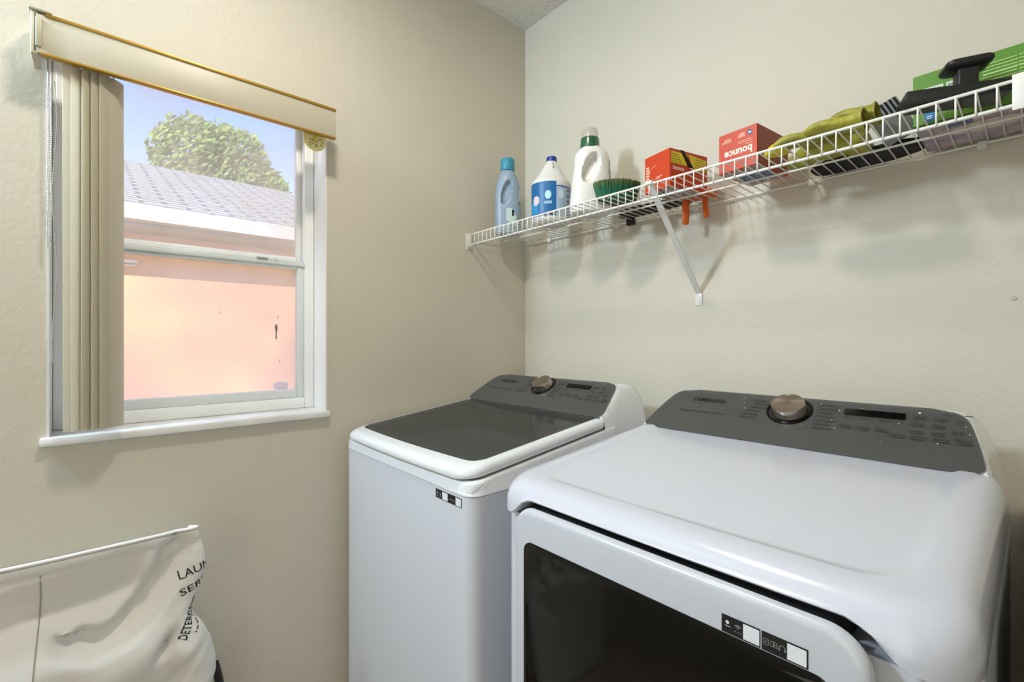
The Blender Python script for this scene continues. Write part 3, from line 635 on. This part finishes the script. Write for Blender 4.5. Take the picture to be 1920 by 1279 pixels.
# bottle 3: white detergent
c = Vector((.511, -.172, top)); b3 = thing('detergent_bottle', 'white handled detergent bottle with a green collar and clear measuring cap', 'bottle', c, 'bottles on the shelf')
L3 = [(0, -.062, .062, .042), (.005, -.070, .068, .048), (.03, -.072, .070, .050), (.08, -.067, .070, .050), (.12, -.063, .069, .049), (.16, -.057, .067, .047), (.19, -.056, .064, .045), (.205, -.0545, .060, .043), (.213, -.048, .055, .040), (.222, -.040, .046, .036), (.228, -.034, .036, .032), (.232, -.032, .031, .030)]
B3 = Bottle(c, L3, (-.004, .150, .026, .055, -.38, .030)); B3.body('body', mat('bottle_white', (232, 230, 226), .32, sss=.1), b3)
cc = c + AR * -.002
bm = B(); lathe(bm, [(.034, .224), (.0345, .228), (.0325, .242), (.0325, .252), (.031, .262), (.029, .263)], cc, None, 40, False); cp = fin('collar', bm, mat('bottle_green', (28, 92, 58), .25, coat=.5), b3); cp['label'] = 'dark green collar'
bm = B(); lathe(bm, [(.0285, .258), (.0283, .288), (.0265, .2925), (.001, .293)], cc, None, 40, False); lathe(bm, [(.012, .262), (.010, .272)], cc, None, 16)
cp = fin('measuring_cap', bm, tinted('clear_plastic', (206, 200, 190), .55, .15), b3); cp['label'] = 'clear measuring cap'
for z_, h_ in ((.148, .0014), (.140, .0014), (.131, .0035), (.123, .0014), (.116, .0014), (.109, .0014)): B3.patch('label_print', INK if h_ > .002 else mat('print_grey', (110, 108, 104), .5), b3, PI * .22, PI * .03, z_, z_ + h_, off=.001, zf=lambda u, v, z_=z_, h_=h_: z_ + .008 * (1 - u) + h_ * v)
B3.patch('label_print', INK, b3, PI * .15, PI * .1, .165, .185, off=.001, zf=lambda u, v: .173 + (v - .5) * .022 * math.sqrt(max(.02, 1 - (2 * u - 1) ** 2)))
# brush
c = Vector((.651, -.215, top)); br_ = thing('scrubbing_brush', 'green oval scrubbing brush lying bristles up beside the white bottle', 'brush', c)
bm = B(); R = []
for z_, k_ in ((0, .8), (.004, .95), (.012, 1), (.016, .97)): R.append([c + AR * (.063 * k_ * math.cos(t)) + AB * (.033 * k_ * math.sin(t)) + Vector((0, 0, z_)) for t in [2 * PI * q / 40 for q in range(40)]])
loft(bm, R); fin('handle', bm, mat('brush_back', (20, 70, 44), .4), br_)
bm = B()
R = []
for z_, k_ in ((.012, .9), (.03, 1.05), (.055, 1.22)): R.append([c + AR * (.050 * k_ * math.cos(t)) + AB * (.024 * k_ * math.sin(t)) + Vector((0, 0, z_)) for t in [2 * PI * q / 40 for q in range(40)]])
loft(bm, R)
for ring_ in range(1, 15):
    fr_ = ring_ / 14; n = int(8 + 150 * fr_)
    for q in range(n):
        t = 2 * PI * (q + random.random() * .6) / n; ax_ = c + AR * (.062 * fr_ * math.cos(t)) + AB * (.032 * fr_ * math.sin(t)) + Vector((0, 0, .014)); l = .056 - .008 * fr_ ** 3 + random.uniform(-.004, .004)
        tip = c + AR * (.0735 * fr_ * math.cos(t)) + AB * (.046 * fr_ * math.sin(t)) + Vector((random.uniform(-1, 1) * .0015, random.uniform(-1, 1) * .0015, .014 + l))
        tube(bm, [ax_, ax_.lerp(tip, .55) + Vector((0, 0, .003)), tip], [.0014, .0017, .0014], 4)
def bristle():
    m = mat('bristle_green', (22, 104, 70), .5); n = m.node_tree.nodes; L = m.node_tree.links; t = n['Texture Coordinate']; sp = n.new('ShaderNodeSeparateXYZ'); r = n.new('ShaderNodeValToRGB')
    L.new(t.outputs['Generated'], sp.inputs[0]); L.new(sp.outputs['Z'], r.inputs[0]); L.new(r.outputs[0], n['Principled BSDF'].inputs['Base Color'])
    r.color_ramp.elements[0].color = lin((18, 96, 66)); r.color_ramp.elements[0].position = .5; r.color_ramp.elements[1].color = lin((98, 112, 52)); r.color_ramp.elements[1].position = .82; return m
o = fin('bristles', bm, bristle(), br_, 60); o['kind'] = 'stuff'; o['label'] = 'green bristles with olive tips'

# dryer sheet boxes
OR = mat('orange_card', (196, 58, 4), .45); ORD = mat('orange_card_side', (206, 70, 24), .5); YEL = mat('yellow_print', (226, 208, 30), .45); WPR = mat('white_print', (244, 226, 214), .5); DRK = mat('box_inside', (24, 16, 16), .9); BOT = mat('box_bottom_print', (196, 178, 172), .5, var=(60, .2, (150, 120, 120)))
def carton(name, label, C, th, w_, d_, h_, mside=OR, mtop=OR):
    """C is the corner nearest the lens, box extends w_ along its left face and d_ along its right face"""
    root = thing(name, label, 'box', C, 'orange dryer sheet boxes')
    ul = Vector((-math.cos(th), -math.sin(th), 0)); ur = Vector((-math.sin(th), math.cos(th), 0)); U = Vector((0, 0, 1)); C = Vector(C)
    bm = B(); P = [C, C + ur * d_, C + ur * d_ + ul * w_, C + ul * w_]; inn = []
    loft(bm, [P, [p + U * h_ for p in P]]); bmesh.ops.bevel(bm, geom=bm.edges[:], offset=.0008, segments=1, affect='EDGES')
    fin('carton', bm, mside, root, 0)
    fl = lambda a, b, h=.0005: C + ul * w_ - ul * a + U * b + (-ur) * h     # left face, a from its far left edge
    frr = lambda a, b, h=.0005: C + ur * a + U * b + (-ul) * h              # right face, a from the near corner
    fb = lambda a, b, h=.0005: C + ul * (w_ - a) + ur * b - U * h
    bm = B(); patch(bm, fb, .004, w_ - .004, .004, d_ - .004); o = fin('bottom_flap', bm, BOT, root, 0, recalc=False)
    return root, fl, frr, fb, ul, ur
C1 = (.855, -.25, top); r1, fl, frr, fb, ul, ur = carton('dryer_sheet_box', 'orange dryer sheet box torn open across its yellow panel, above the shelf brace', C1, math.radians(-14), .097, .152, .107)
bm = B(); patch(bm, frr, .004, .068, .066, .099); g = [frr(.085, .098, .0006), frr(.148 - .004, .094, .0006), frr(.142, .066, .0006), frr(.092, .060, .0006)]
bm.faces.new([bm.verts.new(p) for p in (frr(.072, .1, .0006), frr(.090, .062, .0006), frr(.143, .058, .0006), frr(.146, .094, .0006))]); fin('yellow_panel', bm, YEL, r1, 0, recalc=False)
bm = B(); bm.faces.new([bm.verts.new(p) for p in (frr(.040, .1072, .0009), frr(.053, .1072, .0009), frr(.096, .062, .0009), frr(.072, .062, .0009))]); fin('torn_opening', bm, DRK, r1, 0, recalc=False)
bm = B(); bm.faces.new([bm.verts.new(p) for p in (frr(.074, .062, .0011), frr(.093, .062, .0011), frr(.096, .057, .003), frr(.080, .058, .003))]); fin('torn_flap', bm, WPR, r1, 0, recalc=False)
bm = B(); f9 = lambda a, b: frr(a, b, .0012); dashes(bm, f9, [(.006, .092, .03), (.006, .085, .032), (.006, .078, .036), (.006, .071, .042), (.102, .09, .035), (.1, .083, .04), (.1, .075, .038), (.1, .067, .036)], .0015); stuffed(fin('panel_print', bm, mat('olive_ink', (120, 104, 20), .5), r1, 0, recalc=False))
lettering('brand_lettering', 'bounce', lambda a, b: frr(.012 + a, .048 + b, .0009), .042, .013, WPR, r1, off=.03)
bm = B(); f9 = lambda a, b: fl(a, b, .0008)
for k in range(5): patch(bm, f9, .006, .022 - .002 * abs(k - 2), .040 + k * .008, .0455 + k * .008)
for k in range(3): patch(bm, f9, .024 + k * .008, .031 + k * .008, .068 + k * .002, .0698 + k * .002)
dashes(bm, f9, [(.034, .034, .004), (.042, .034, .02), (.046, .038, .024)], .0022); stuffed(fin('side_print', bm, mat('pale_orange_print', (250, 190, 160), .5), r1, 0, recalc=False))
bm = B(); patch(bm, lambda a, b: fb(a, b, .001), .025, .065, .02, .07); fin('bottom_print', bm, mat('bottom_blue', (120, 134, 156), .5, var=(90, .3)), r1, 0, recalc=False)
C2 = (1.083, -.24, top); r2, fl, frr, fb, ul, ur = carton('dryer_sheet_box', 'closed orange dryer sheet box standing upside down with a small blue seal', C2, math.radians(-6.5), .10, .158, .100)
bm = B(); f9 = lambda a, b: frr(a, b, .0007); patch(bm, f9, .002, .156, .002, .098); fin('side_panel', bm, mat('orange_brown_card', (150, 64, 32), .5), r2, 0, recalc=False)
lettering('brand_lettering', 'bounce', lambda a, b: fl(.088 - a, .053 - b, .0009), .072, .020, WPR, r2, off=.03)
bm = B(); f9 = lambda a, b: fl(a, b, .0008)
for k in range(4): patch(bm, f9, .008 + k * .003, .036 - k * .001, .075 + k * .0028, .0765 + k * .0028)
for k in range(4): patch(bm, f9, .050 + k * .002, .070, .078 + k * .003, .0798 + k * .003)
dashes(bm, f9, [(.05, .068, .035), (.052, .064, .036), (.07, .058, .018)], .0014); stuffed(fin('side_print', bm, MATS['pale_orange_print'], r2, 0, recalc=False))
bm = B(); lathe(bm, [(.0065, 0), (.0065, .0006)], fl(.082, .084, 0), Vector(-ur).to_track_quat('Z', 'Y').to_matrix(), 20); fin('seal', bm, mat('seal_blue', (40, 78, 130), .4), r2)
bm = B(); patch(bm, lambda a, b: fl(a, b, .0014), .079, .086, .081, .0855); fin('seal_print', bm, mat('seal_white', (210, 220, 236), .4), r2, 0, recalc=False)
bm = B(); [patch(bm, lambda a, b: fb(a, b, .001), .018 + .026 * k, .038 + .026 * k, .05, .13) for k in range(3)]; fin('bottom_print', bm, mat('bottom_blue2', (110, 134, 176), .5, var=(80, .3)), r2, 0, recalc=False)

# black hand tool with orange handles, lying beneath/behind the first box
c = Vector((.72, -.09, top)); tl = thing('hand_shears', 'black and orange garden shears on the shelf, orange grips poking down through the wires', 'tool', c)
BLK = mat('black_rubber', (24, 24, 28), .6); ORT = mat('orange_plastic', (216, 98, 20), .4)
bm = B(); R = []
for (x, y0_, y1_, t_) in ((.556, -.075, -.045, .010), (.575, -.098, -.03, .018), (.63, -.105, -.025, .02), (.70, -.098, -.03, .02), (.765, -.092, -.035, .02), (.815, -.09, -.04, .018)):
    zz0, zz1 = top, top + t_; R.append([Vector((x, y0_, zz0)), Vector((x, y1_, zz0)), Vector((x, y1_ - .008, zz1)), Vector((x, y0_ + .008, zz1))])
loft(bm, R); bmesh.ops.bevel(bm, geom=bm.edges[:], offset=.003, segments=2, affect='EDGES'); fin('blade_cover', bm, BLK, tl, 50)
bm = B(); box(bm, .556, .588, -.028, -.013, top - .022, top + .008, .004); fin('strap', bm, BLK, tl, 50)
bm = B()
def grip(pts, wd, th_):
    rings = []
    for (x, y, z_), w1 in zip(pts, wd): rings.append([Vector((x + w1 * math.cos(t) * AR.x, y + w1 * math.cos(t) * AR.y, z_)) + AB * (th_ * math.sin(t)) for t in [2 * PI * q / 14 for q in range(14)]])
    loft(bm, rings)
grip([(.8165, -.088, top + .004), (.8165, -.088, H + .405), (.8162, -.088, H + .38), (.8158, -.088, H + .365), (.8158, -.088, H + .3595)], [.0105, .0115, .0115, .010, .006], .006)
grip([(.863, -.06, top + .004), (.8655, -.06, H + .41), (.868, -.06, H + .39), (.868, -.06, H + .38), (.8675, -.06, H + .376)], [.008, .0085, .0085, .008, .005], .005)
box(bm, .806, .90, -.098, -.045, top + .0005, top + .016, .004); fin('grip', bm, ORT, tl, 50).__setitem__('label', 'orange plastic grips')

# gloves
GLV = mat('glove_yellow_green', (174, 168, 60), .5, bump=(28, .9, .012), var=(20, .18)); GLI = mat('glove_inside_shade', (96, 84, 20), .8)
def glove(name, label, cuffx, y, z, L, rise, seed, curl, group='rubber gloves'):
    root = thing(name, label, 'glove', (cuffx - .06, y, top), group)
    rnd = random.Random(seed); bm = B(); rings = []; N = 28
    path = [0, .006, .03, .055, .08, .1, .115]
    rad = [(.036, .022), (.034, .020), (.030, .015), (.031, .014), (.036, .015), (.038, .014), (.028, .010)]
    def P(t, a, r, off=0):
        x = cuffx - t * L / .115; zc = z + r[1] + .004 + rise * math.sin(PI * min(1, t / .115) * .9) ** 2; ry, rz_ = r
        w = 1 + .16 * noise.noise(Vector((t * 40 + seed, math.cos(a) * 1.5, math.sin(a) * 1.5)))
        return Vector((x, y + .01 * math.sin(t * 50 + seed) + (ry + off) * w * math.cos(a), max(top + .0003, zc + (rz_ + off) * w * math.sin(a))))
    out = [[P(t, 2 * PI * k / N, r) for k in range(N)] for t, r in zip(path, rad)]
    inn = [[P(t + .0005, 2 * PI * k / N, r, -.0022) for k in range(N)] for t, r in zip(path[:5], rad[:5])]
    loft(bm, inn[::-1] + out, True, True)
    o = fin('palm', bm, GLV, root, 80)
    bm = B(); q_ = [P(.004, 2 * PI * k / N, (.0355, .0205), -.001) for k in range(N)]; bm.faces.new([bm.verts.new(p) for p in q_]); fin('cuff_opening', bm, GLI, root, 0, recalc=False)  # dark disc across the cuff, the shade inside put into its colour
    bm = B(); tube(bm, [P(0, 2 * PI * k / N, rad[0], -.001) for k in range(N + 1)], .0024, 6); fin('cuff_roll', bm, GLV, root, 60)
    md = o.modifiers.new('s', 'SUBSURF'); md.levels = 1; md.render_levels = 1
    bx = cuffx - L
    for q in range(5):
        yy = y - .028 + q * .0135; ln = .045 + .012 * rnd.random(); a = curl + rnd.uniform(-.4, .4)
        pts = [(bx + .018, yy * .6 + y * .4, z + .014 + rise * .3), (bx - ln * .3, yy + .004 * math.sin(q), z + .016 + rise * .25 + .006 * rnd.random()), (bx - ln * .65, yy + .01 * math.sin(a), z + .013 + .006 * rnd.random()), (bx - ln * .9, yy + .018 * math.sin(a), z + .010), (bx - ln, yy + .02 * math.sin(a), z + .009)]
        bm = B(); tube(bm, [(p[0], p[1], max(p[2], top + .0085)) for p in pts], [.010, .0088, .0078, .006, .002], 10); fo = fin('finger', bm, GLV, root, 80)
    return root
# left wadded glove pair
glove('rubber_glove', 'olive yellow rubber glove on top of the heap, open cuff rolled to the right', 1.312, -.205, top + .024, .10, .020, 3, .3)
glove('rubber_glove', 'olive yellow rubber glove at the bottom of the heap along the front lip', 1.30, -.262, top, .115, .008, 8, -.5)
bm = B(); N = 64   # yellow cloth folded at the back
rings = []
for i in range(37):
    u = i / 36; x = 1.285 - u * .165; hgt = .102 * math.sin(PI * min(1, .12 + u * .8)) ** 1.1 * (1 - .4 * u) + .004
    row = []
    for k in range(N):
        a = 2 * PI * k / N; w_ = 1 + .22 * noise.noise(Vector((u * 5, math.cos(a) * 1.3, math.sin(a) * 1.3))) - .34 * math.exp(-((a - 2.35 - .45 * math.sin(u * 6)) / .16) ** 2) * sm(0, .15, u) * sm(1, .8, u) - .2 * math.exp(-((a - 1.75 + .3 * math.sin(u * 5)) / .12) ** 2)
        row.append(Vector((x, -.135 + (.05 - .015 * u) * w_ * math.cos(a) + .012 * math.sin(u * 9), max(top + .0005, top + hgt * .5 + hgt * .5 * w_ * math.sin(a)))))
    rings.append(row)
loft(bm, rings); o = fin('work_glove', bm, GLV, None, 80); tag(o, 'crumpled yellow work glove folded over behind the other gloves', 'glove', 'rubber gloves')
bm = B(); rings = []
for i in range(13):
    u = i / 12; x = 1.158 - u * .05; ring_ = []
    for k in range(20):
        a = 2 * PI * k / 20; w_ = 1 + .2 * noise.noise(Vector((u * 4 + 9, math.cos(a), math.sin(a)))); r_ = .004 + .011 * math.sin(PI * (.1 + .8 * u)); ring_.append(Vector((x, -.255 + r_ * 1.5 * w_ * math.cos(a), max(top + .0005, top + r_ * .9 + r_ * w_ * math.sin(a)))))
    rings.append(ring_)
loft(bm, rings); o = fin('cleaning_cloth', bm, mat('yellow_cloth', (206, 190, 40), .8, bump=(80, .4, .002)), None, 80); tag(o, 'small bright yellow cloth beside the closed orange box', 'cloth')
# black cloth under the gloves at the back
bm = B(); R = []
for z_, k_ in ((top + .0003, .97), (top + .004, 1), (top + .012, .97), (top + .016, .8)):
    R.append([Vector((1.262 + .115 * k_ * math.copysign(abs(math.cos(t)) ** .6, math.cos(t)) , -.062 + (.05 + .006 * noise.noise(Vector((math.cos(t) * 2, math.sin(t) * 2, 3)))) * k_ * math.copysign(abs(math.sin(t)) ** .6, math.sin(t)) - .12 * (math.cos(t) * .12), z_)) for t in [2 * PI * q / 48 for q in range(48)]])
loft(bm, R); o = fin('black_cloth', bm, mat('black_fabric', (22, 22, 30), .8, bump=(50, .4, .003)), None, 60); tag(o, 'flat folded black cloth against the wall under the yellow gloves', 'cloth')
# striped packet
bm = B(); M = Matrix.Translation((1.325, -.135, top + .052)) @ Matrix.Rotation(.5, 4, 'Z') @ Matrix.Rotation(-.5, 4, 'Y')
sp = thing('striped_packet', 'small black and white striped packet leaning behind the black squeegee', 'packet', (1.325, -.135, top))
box(bm, -.028, .028, -.012, .012, -.046, .042, .002, 2, M); fin('packet', bm, mat('packet_grey', (150, 150, 158), .5), sp, 40)
bm = B(); f9 = lambda a, b: M @ Vector((a, -.0128, b)); g9 = lambda a, b: M @ Vector((a, b, .0425))
for k in range(6): patch(bm, f9, -.026 + k * .009, -.021 + k * .009, .012, .041); patch(bm, g9, -.026 + k * .009, -.021 + k * .009, -.011, .011)
stuffed(fin('stripes', bm, INK, sp, 0, recalc=False))

# black squeegee tool with T handle
tq = thing('window_squeegee', 'black plastic tool with an upright T shaped handle in front of the green box', 'tool', (1.45, -.27, top)); BP = mat('black_plastic', (28, 27, 26), .45)
Mt = Matrix.Translation((1.437, -.268, top)) @ Matrix.Rotation(math.radians(22), 4, 'Z')
bm = B(); box(bm, -.078, .072, -.034, .034, .004, .024, .003, 2, Mt @ Matrix.Rotation(math.radians(3), 4, 'Y')); fin('base_plate', bm, BP, tq, 40)
bm = B(); box(bm, -.084, .078, -.034, -.022, .0, .009, .002, 2, Mt); fin('wiper_edge', bm, mat('rubber_dark', (18, 18, 18), .7), tq, 40)
Mh = Matrix.Translation((1.4535, -.272, top - .006)) @ Matrix.Rotation(math.radians(22), 4, 'Z')
bm = B(); rings = [[Mh @ Vector((x, y, z_)) for x, y in rrect(-a, a, -b, b, .004, 4)] for z_, a, b in ((.018, .026, .020), (.024, .022, .018), (.029, .0145, .014), (.056, .0145, .014), (.064, .017, .016))]
loft(bm, rings); fin('stem', bm, BP, tq, 50)
bm = B(); rings = [[Mh @ Vector((x, y, z_)) for x, y in rrect(-a, a, -b, b, .012, 6)] for z_, a, b in ((.060, .022, .018), (.064, .031, .026), (.067, .033, .028), (.072, .033, .028), (.0745, .031, .026))]
loft(bm, rings); fin('handle', bm, BP, tq, 50)

# green box lying at the end of the shelf
gb = thing('green_carton', 'bright green cardboard box standing at the right end of the shelf', 'box', (1.47, -.11, top))
bm = B(); box(bm, 1.371, 1.66, -.205, -.018, top + .0002, top + .102, .001); fin('carton', bm, mat('green_card', (92, 142, 40), .45), gb, 0)
f9 = plane_map((1.371, -.2055, top), (1, 0, 0), (0, 0, 1))
bm = B(); patch(bm, f9, .008, .046, .042, .072); patch(bm, f9, .050, .075, .042, .072); fin('label', bm, mat('label_offwhite', (214, 222, 208), .5), gb, 0, recalc=False)
g9 = lambda a, b: f9(a, b, .0005); bm = B()
for a0 in (.012, .016, .0185, .023, .027, .03, .034, .038, .041): patch(bm, g9, a0, a0 + .0013, .048, .068)
dashes(bm, g9, [(.053, .066, .018), (.053, .060, .018), (.053, .054, .018)], .0022); stuffed(fin('label_print', bm, GINK, gb, 0, recalc=False))
bm = B()
for k in range(11): dashes(bm, g9, [(.100 + (k % 2) * .001, .082 - k * .0062, .045), (.147, .082 - k * .0062, .09)], .0018 if k != 3 else .003)
stuffed(fin('text_lines', bm, mat('pale_green_print', (178, 212, 130), .5), gb, 0, recalc=False))
bm = B(); patch(bm, g9, .018, .034, .004, .022); fin('blue_mark', bm, mat('mark_blue', (30, 120, 180), .4), gb, 0, recalc=False)
bm = B(); dashes(bm, lambda a, b: f9(a, b, .0008), [(.021, .014, .009), (.021, .010, .009)], .0018); stuffed(fin('mark_print', bm, WHITE, gb, 0, recalc=False))
fbm = plane_map((1.371, -.018, top), (1, 0, 0), (0, -1, 0))
bm = B(); patch(bm, lambda a, b: fbm(a, b, .0003), .002, .286, .002, .184); fin('bottom_panel', bm, mat('purple_print', (150, 124, 158), .5, var=(22, .25, (196, 184, 178))), gb, 0, recalc=False)
bm = B(); n = 32
bm.faces.new([bm.verts.new(fbm(.10 + .062 * math.cos(2 * PI * k / n), .10 + .030 * math.sin(2 * PI * k / n), .0008)) for k in range(n)]); fin('oval_emblem', bm, mat('emblem_cream', (216, 200, 190), .5), gb, 0, recalc=False)
bm = B(); patch(bm, lambda a, b: fbm(a, b, .0012), .045, .085, .135, .155); fin('bottom_label', bm, mat('mark_navy', (70, 96, 140), .4), gb, 0, recalc=False)
bm = B(); patch(bm, lambda a, b: fbm(a, b, .0012), .002, .286, .16, .184); fin('bottom_edge_band', bm, MATS['green_card'], gb, 0, recalc=False)

# small anchor on the wall
bm = B(); lathe(bm, [(.005, 0), (.0045, .0015), (.002, .002)], (1.507, -.0003, H + .09), Matrix.Rotation(PI / 2, 3, 'X'), 16); o = fin('wall_anchor', bm, mat('anchor', (190, 186, 178), .5), None); tag(o, 'tiny round plug in the plain wall above the dryer', 'wall plug')

# ================================================================== LAUNDRY BAG
bag = thing('laundry_bag', 'tall off white fabric laundry hamper with black lettering slumped below the window', 'laundry bag', (.1, -1.6, 0))
FAB = mat('canvas_white', (236, 234, 230), .85, bump=(420, .15, .001)); PIP = mat('white_piping', (238, 238, 236), .6)
ez = [-1.32, -.95, -.875, -.842, -.806, -.753, -.703, -.681, -.654, -.601, -.557, -.515, -.471, -.455]
ey = [-1.26, -1.235, -1.228, -1.218, -1.219, -1.231, -1.250, -1.272, -1.276, -1.256, -1.245, -1.250, -1.262, -1.266]
XF, YL = .175, -2.02
def XB(z): return .03 + .128 * sm(-.66, -.50, z)
def RC(z): return .055 - .027 * sm(-.78, -.72, z) - .021 * sm(-.60, -.49, z)
def gz(y, z, cy, cz, sy_, sz_, ang=0):
    a, b = y - cy, z - cz; p = a * math.cos(ang) + b * math.sin(ang); q = -a * math.sin(ang) + b * math.cos(ang); return math.exp(-(p / sy_) ** 2 - (q / sz_) ** 2)
DENT = [(-1.325, -.50), (-1.338, -.539), (-1.372, -.60), (-1.41, -.64), (-1.45, -.652), (-1.475, -.64)]
def bulge(y, z):
    d = .020 * sm(-.50, -.60, z) * sm(-1.3, -1.6, y)
    zv = interp(y, [-1.6, -1.45, -1.36], [-.585, -.568, -.545]); v = z - zv
    p = max(0, 1 - (v / .085 if v > 0 else -v / .11)); d -= .044 * p ** 1.15 * (1 - sm(-1.40, -1.345, y))    # upper cloth folds over
    best = 9
    for (a, b), (c, e_) in zip(DENT, DENT[1:]):
        L2 = (c - a) ** 2 + (e_ - b) ** 2; t = max(0, min(1, ((y - a) * (c - a) + (z - b) * (e_ - b)) / L2)); qx, qz = a + t * (c - a), b + t * (e_ - b)
        dd = math.hypot(y - qx, z - qz)
        if dd < abs(best): best = dd if ((c - a) * (z - qz) - (e_ - b) * (y - qx)) > 0 else -dd
    p = max(0, 1 - (best / .06 if best > 0 else -best / .026)); d -= .040 * p * p * (3 - 2 * p)      # long curved dent
    d += .016 * gz(y, z, -1.36, -.72, .08, .05, .6)
    d -= .034 * gz(y, z, -1.326, -.715, .012, .03, -.5)         # pinch beside the lettering
    d -= .016 * gz(y, z, -1.305, -.80, .10, .014, .8)
    d += .020 * gz(y, z, -1.275, -.76, .035, .04, .2)
    d -= .02 * gz(y, z, -1.40, -.86, .10, .05, .7)
    d += .004 * noise.noise(Vector((y * 9, z * 12, 1))) + .0012 * noise.noise(Vector((y * 22, z * 70, 2)))
    return d
def bagp(u, z):
    """u arc from the far left along the front, round the right hand corner, to the wall"""
    yR = interp(z, ez, ey); r = RC(z); Lf = (yR - r) - YL; XBK = XB(z)
    if u <= 1:
        y = YL + Lf * u; return Vector((XF + bulge(y, z), y, H + z))
    a = (u - 1) * PI / 2
    if u <= 2:
        y = yR - r + r * math.sin(a); x = XF - r + r * math.cos(a); return Vector((x + bulge(y, z) * math.cos(a) ** .5 if math.cos(a) > 0 else x, y, H + z))
    t = u - 2; return Vector((XF - r + (XBK - XF + r) * t, yR - .015 * t, H + z))
us_ = [i / 110 for i in range(110)] + [1 + i / 14 for i in range(14)] + [2, 2.33, 2.66, 3]
zs_ = [-1.315, -1.2, -1.1, -1.0] + [-.96 + .0072 * i for i in range(70)] + [-.457]
bm = B(); front = [[bm.verts.new(bagp(u, z)) for u in us_] for z in zs_]
for a, b in zip(front, front[1:]):
    for i in range(len(us_) - 1): bm.faces.new((a[i], a[i + 1], b[i + 1], b[i]))
# back panel against the wall and left end
bk = [[bm.verts.new(Vector((XB(z) - .006, y, H + z))) for y in (interp(z, ez, ey) - .015, YL)] for z in zs_]
for j in range(len(zs_) - 1):
    bm.faces.new((front[j][-1], bk[j][0], bk[j + 1][0], front[j + 1][-1])); bm.faces.new((bk[j][0], bk[j][1], bk[j + 1][1], bk[j + 1][0])); bm.faces.new((bk[j][1], front[j][0], front[j + 1][0], bk[j + 1][1]))
fin('bag_body', bm, FAB, bag, 80)
zt = -.4575
bm = B(); tube(bm, [bagp(u, zt) + Vector((0, 0, .002)) for u in us_[::3] + [3]], .0042, 8); fin('rim_piping', bm, PIP, bag, 80)
bm = B(); g0 = [bagp(u, zt - .003) + Vector((.0025, .001, 0)) for u in us_]; g1 = [bagp(u, -.479) + Vector((.0035, .001, 0)) for u in us_]; g2 = [bagp(u, -.482) + Vector((.0005, 0, 0)) for u in us_]
loft(bm, [g0, g1, g2], False, False, closed=False); fin('hem', bm, FAB, bag, 80)
bm = B(); tube(bm, [bagp((-1.536 - .012 * sm(-.5, -.75, z_) - YL) / (interp(z_, ez, ey) - RC(z_) - YL), z_) + Vector((.0006, 0, 0)) for z_ in zs_[4:-2:2]], .0012, 6); fin('side_seam', bm, mat('seam_shade', (170, 162, 146), .9), bag)
def onbag(y, z):
    yR = interp(z, ez, ey); r = RC(z); Lf = yR - r - YL
    if y <= yR - r: u = (y - YL) / Lf
    else: u = 1 + math.asin(min(1, (y - yR + r) / r)) / (PI / 2)
    return u
def bagtext(body, y, z, wd, ht, ang, off=0):
    def f(a, b):
        yy, zz = y + a * math.cos(ang) - b * math.sin(ang), z + a * math.sin(ang) + b * math.cos(ang)
        rc = RC(zz); u = onbag(min(yy, interp(zz, ez, ey) - rc), zz); over = yy - (interp(zz, ez, ey) - rc)
        if over > 0: u = 1 + over / rc / (PI / 2)
        q = bagp(min(u, 2.4), zz); k = (u - 1) * PI / 2 if u > 1 else 0
        return q + Vector((math.cos(k), math.sin(k), 0)) * .0014
    lettering('lettering', body, f, wd, ht, INK, bag, off=off)
bagtext('LAUNDRY', -1.301, -.573, .125, .020, .22, .0); bagtext('SERVICE', -1.298, -.613, .118, .018, .25, .0)
bagtext('DETERGENT', -1.288, -.716, .092, .020, 1.15, .012); bagtext('- -- --- -- ---', -1.268, -.708, .05, .0035, .95, .0)
bm = B(); tube(bm, [(.075, -1.213, H - .862), (.075, -1.205, H - .90), (.075, -1.19, H - 1.0), (.075, -1.17, .005)], .010, 10); fin('frame_leg', bm, mat('black_frame', (20, 20, 20), .5), bag)
bm = B(); box(bm, .06, .16, YL + .03, -1.30, .001, .012); fin('base', bm, MATS['black_frame'], bag, 0)
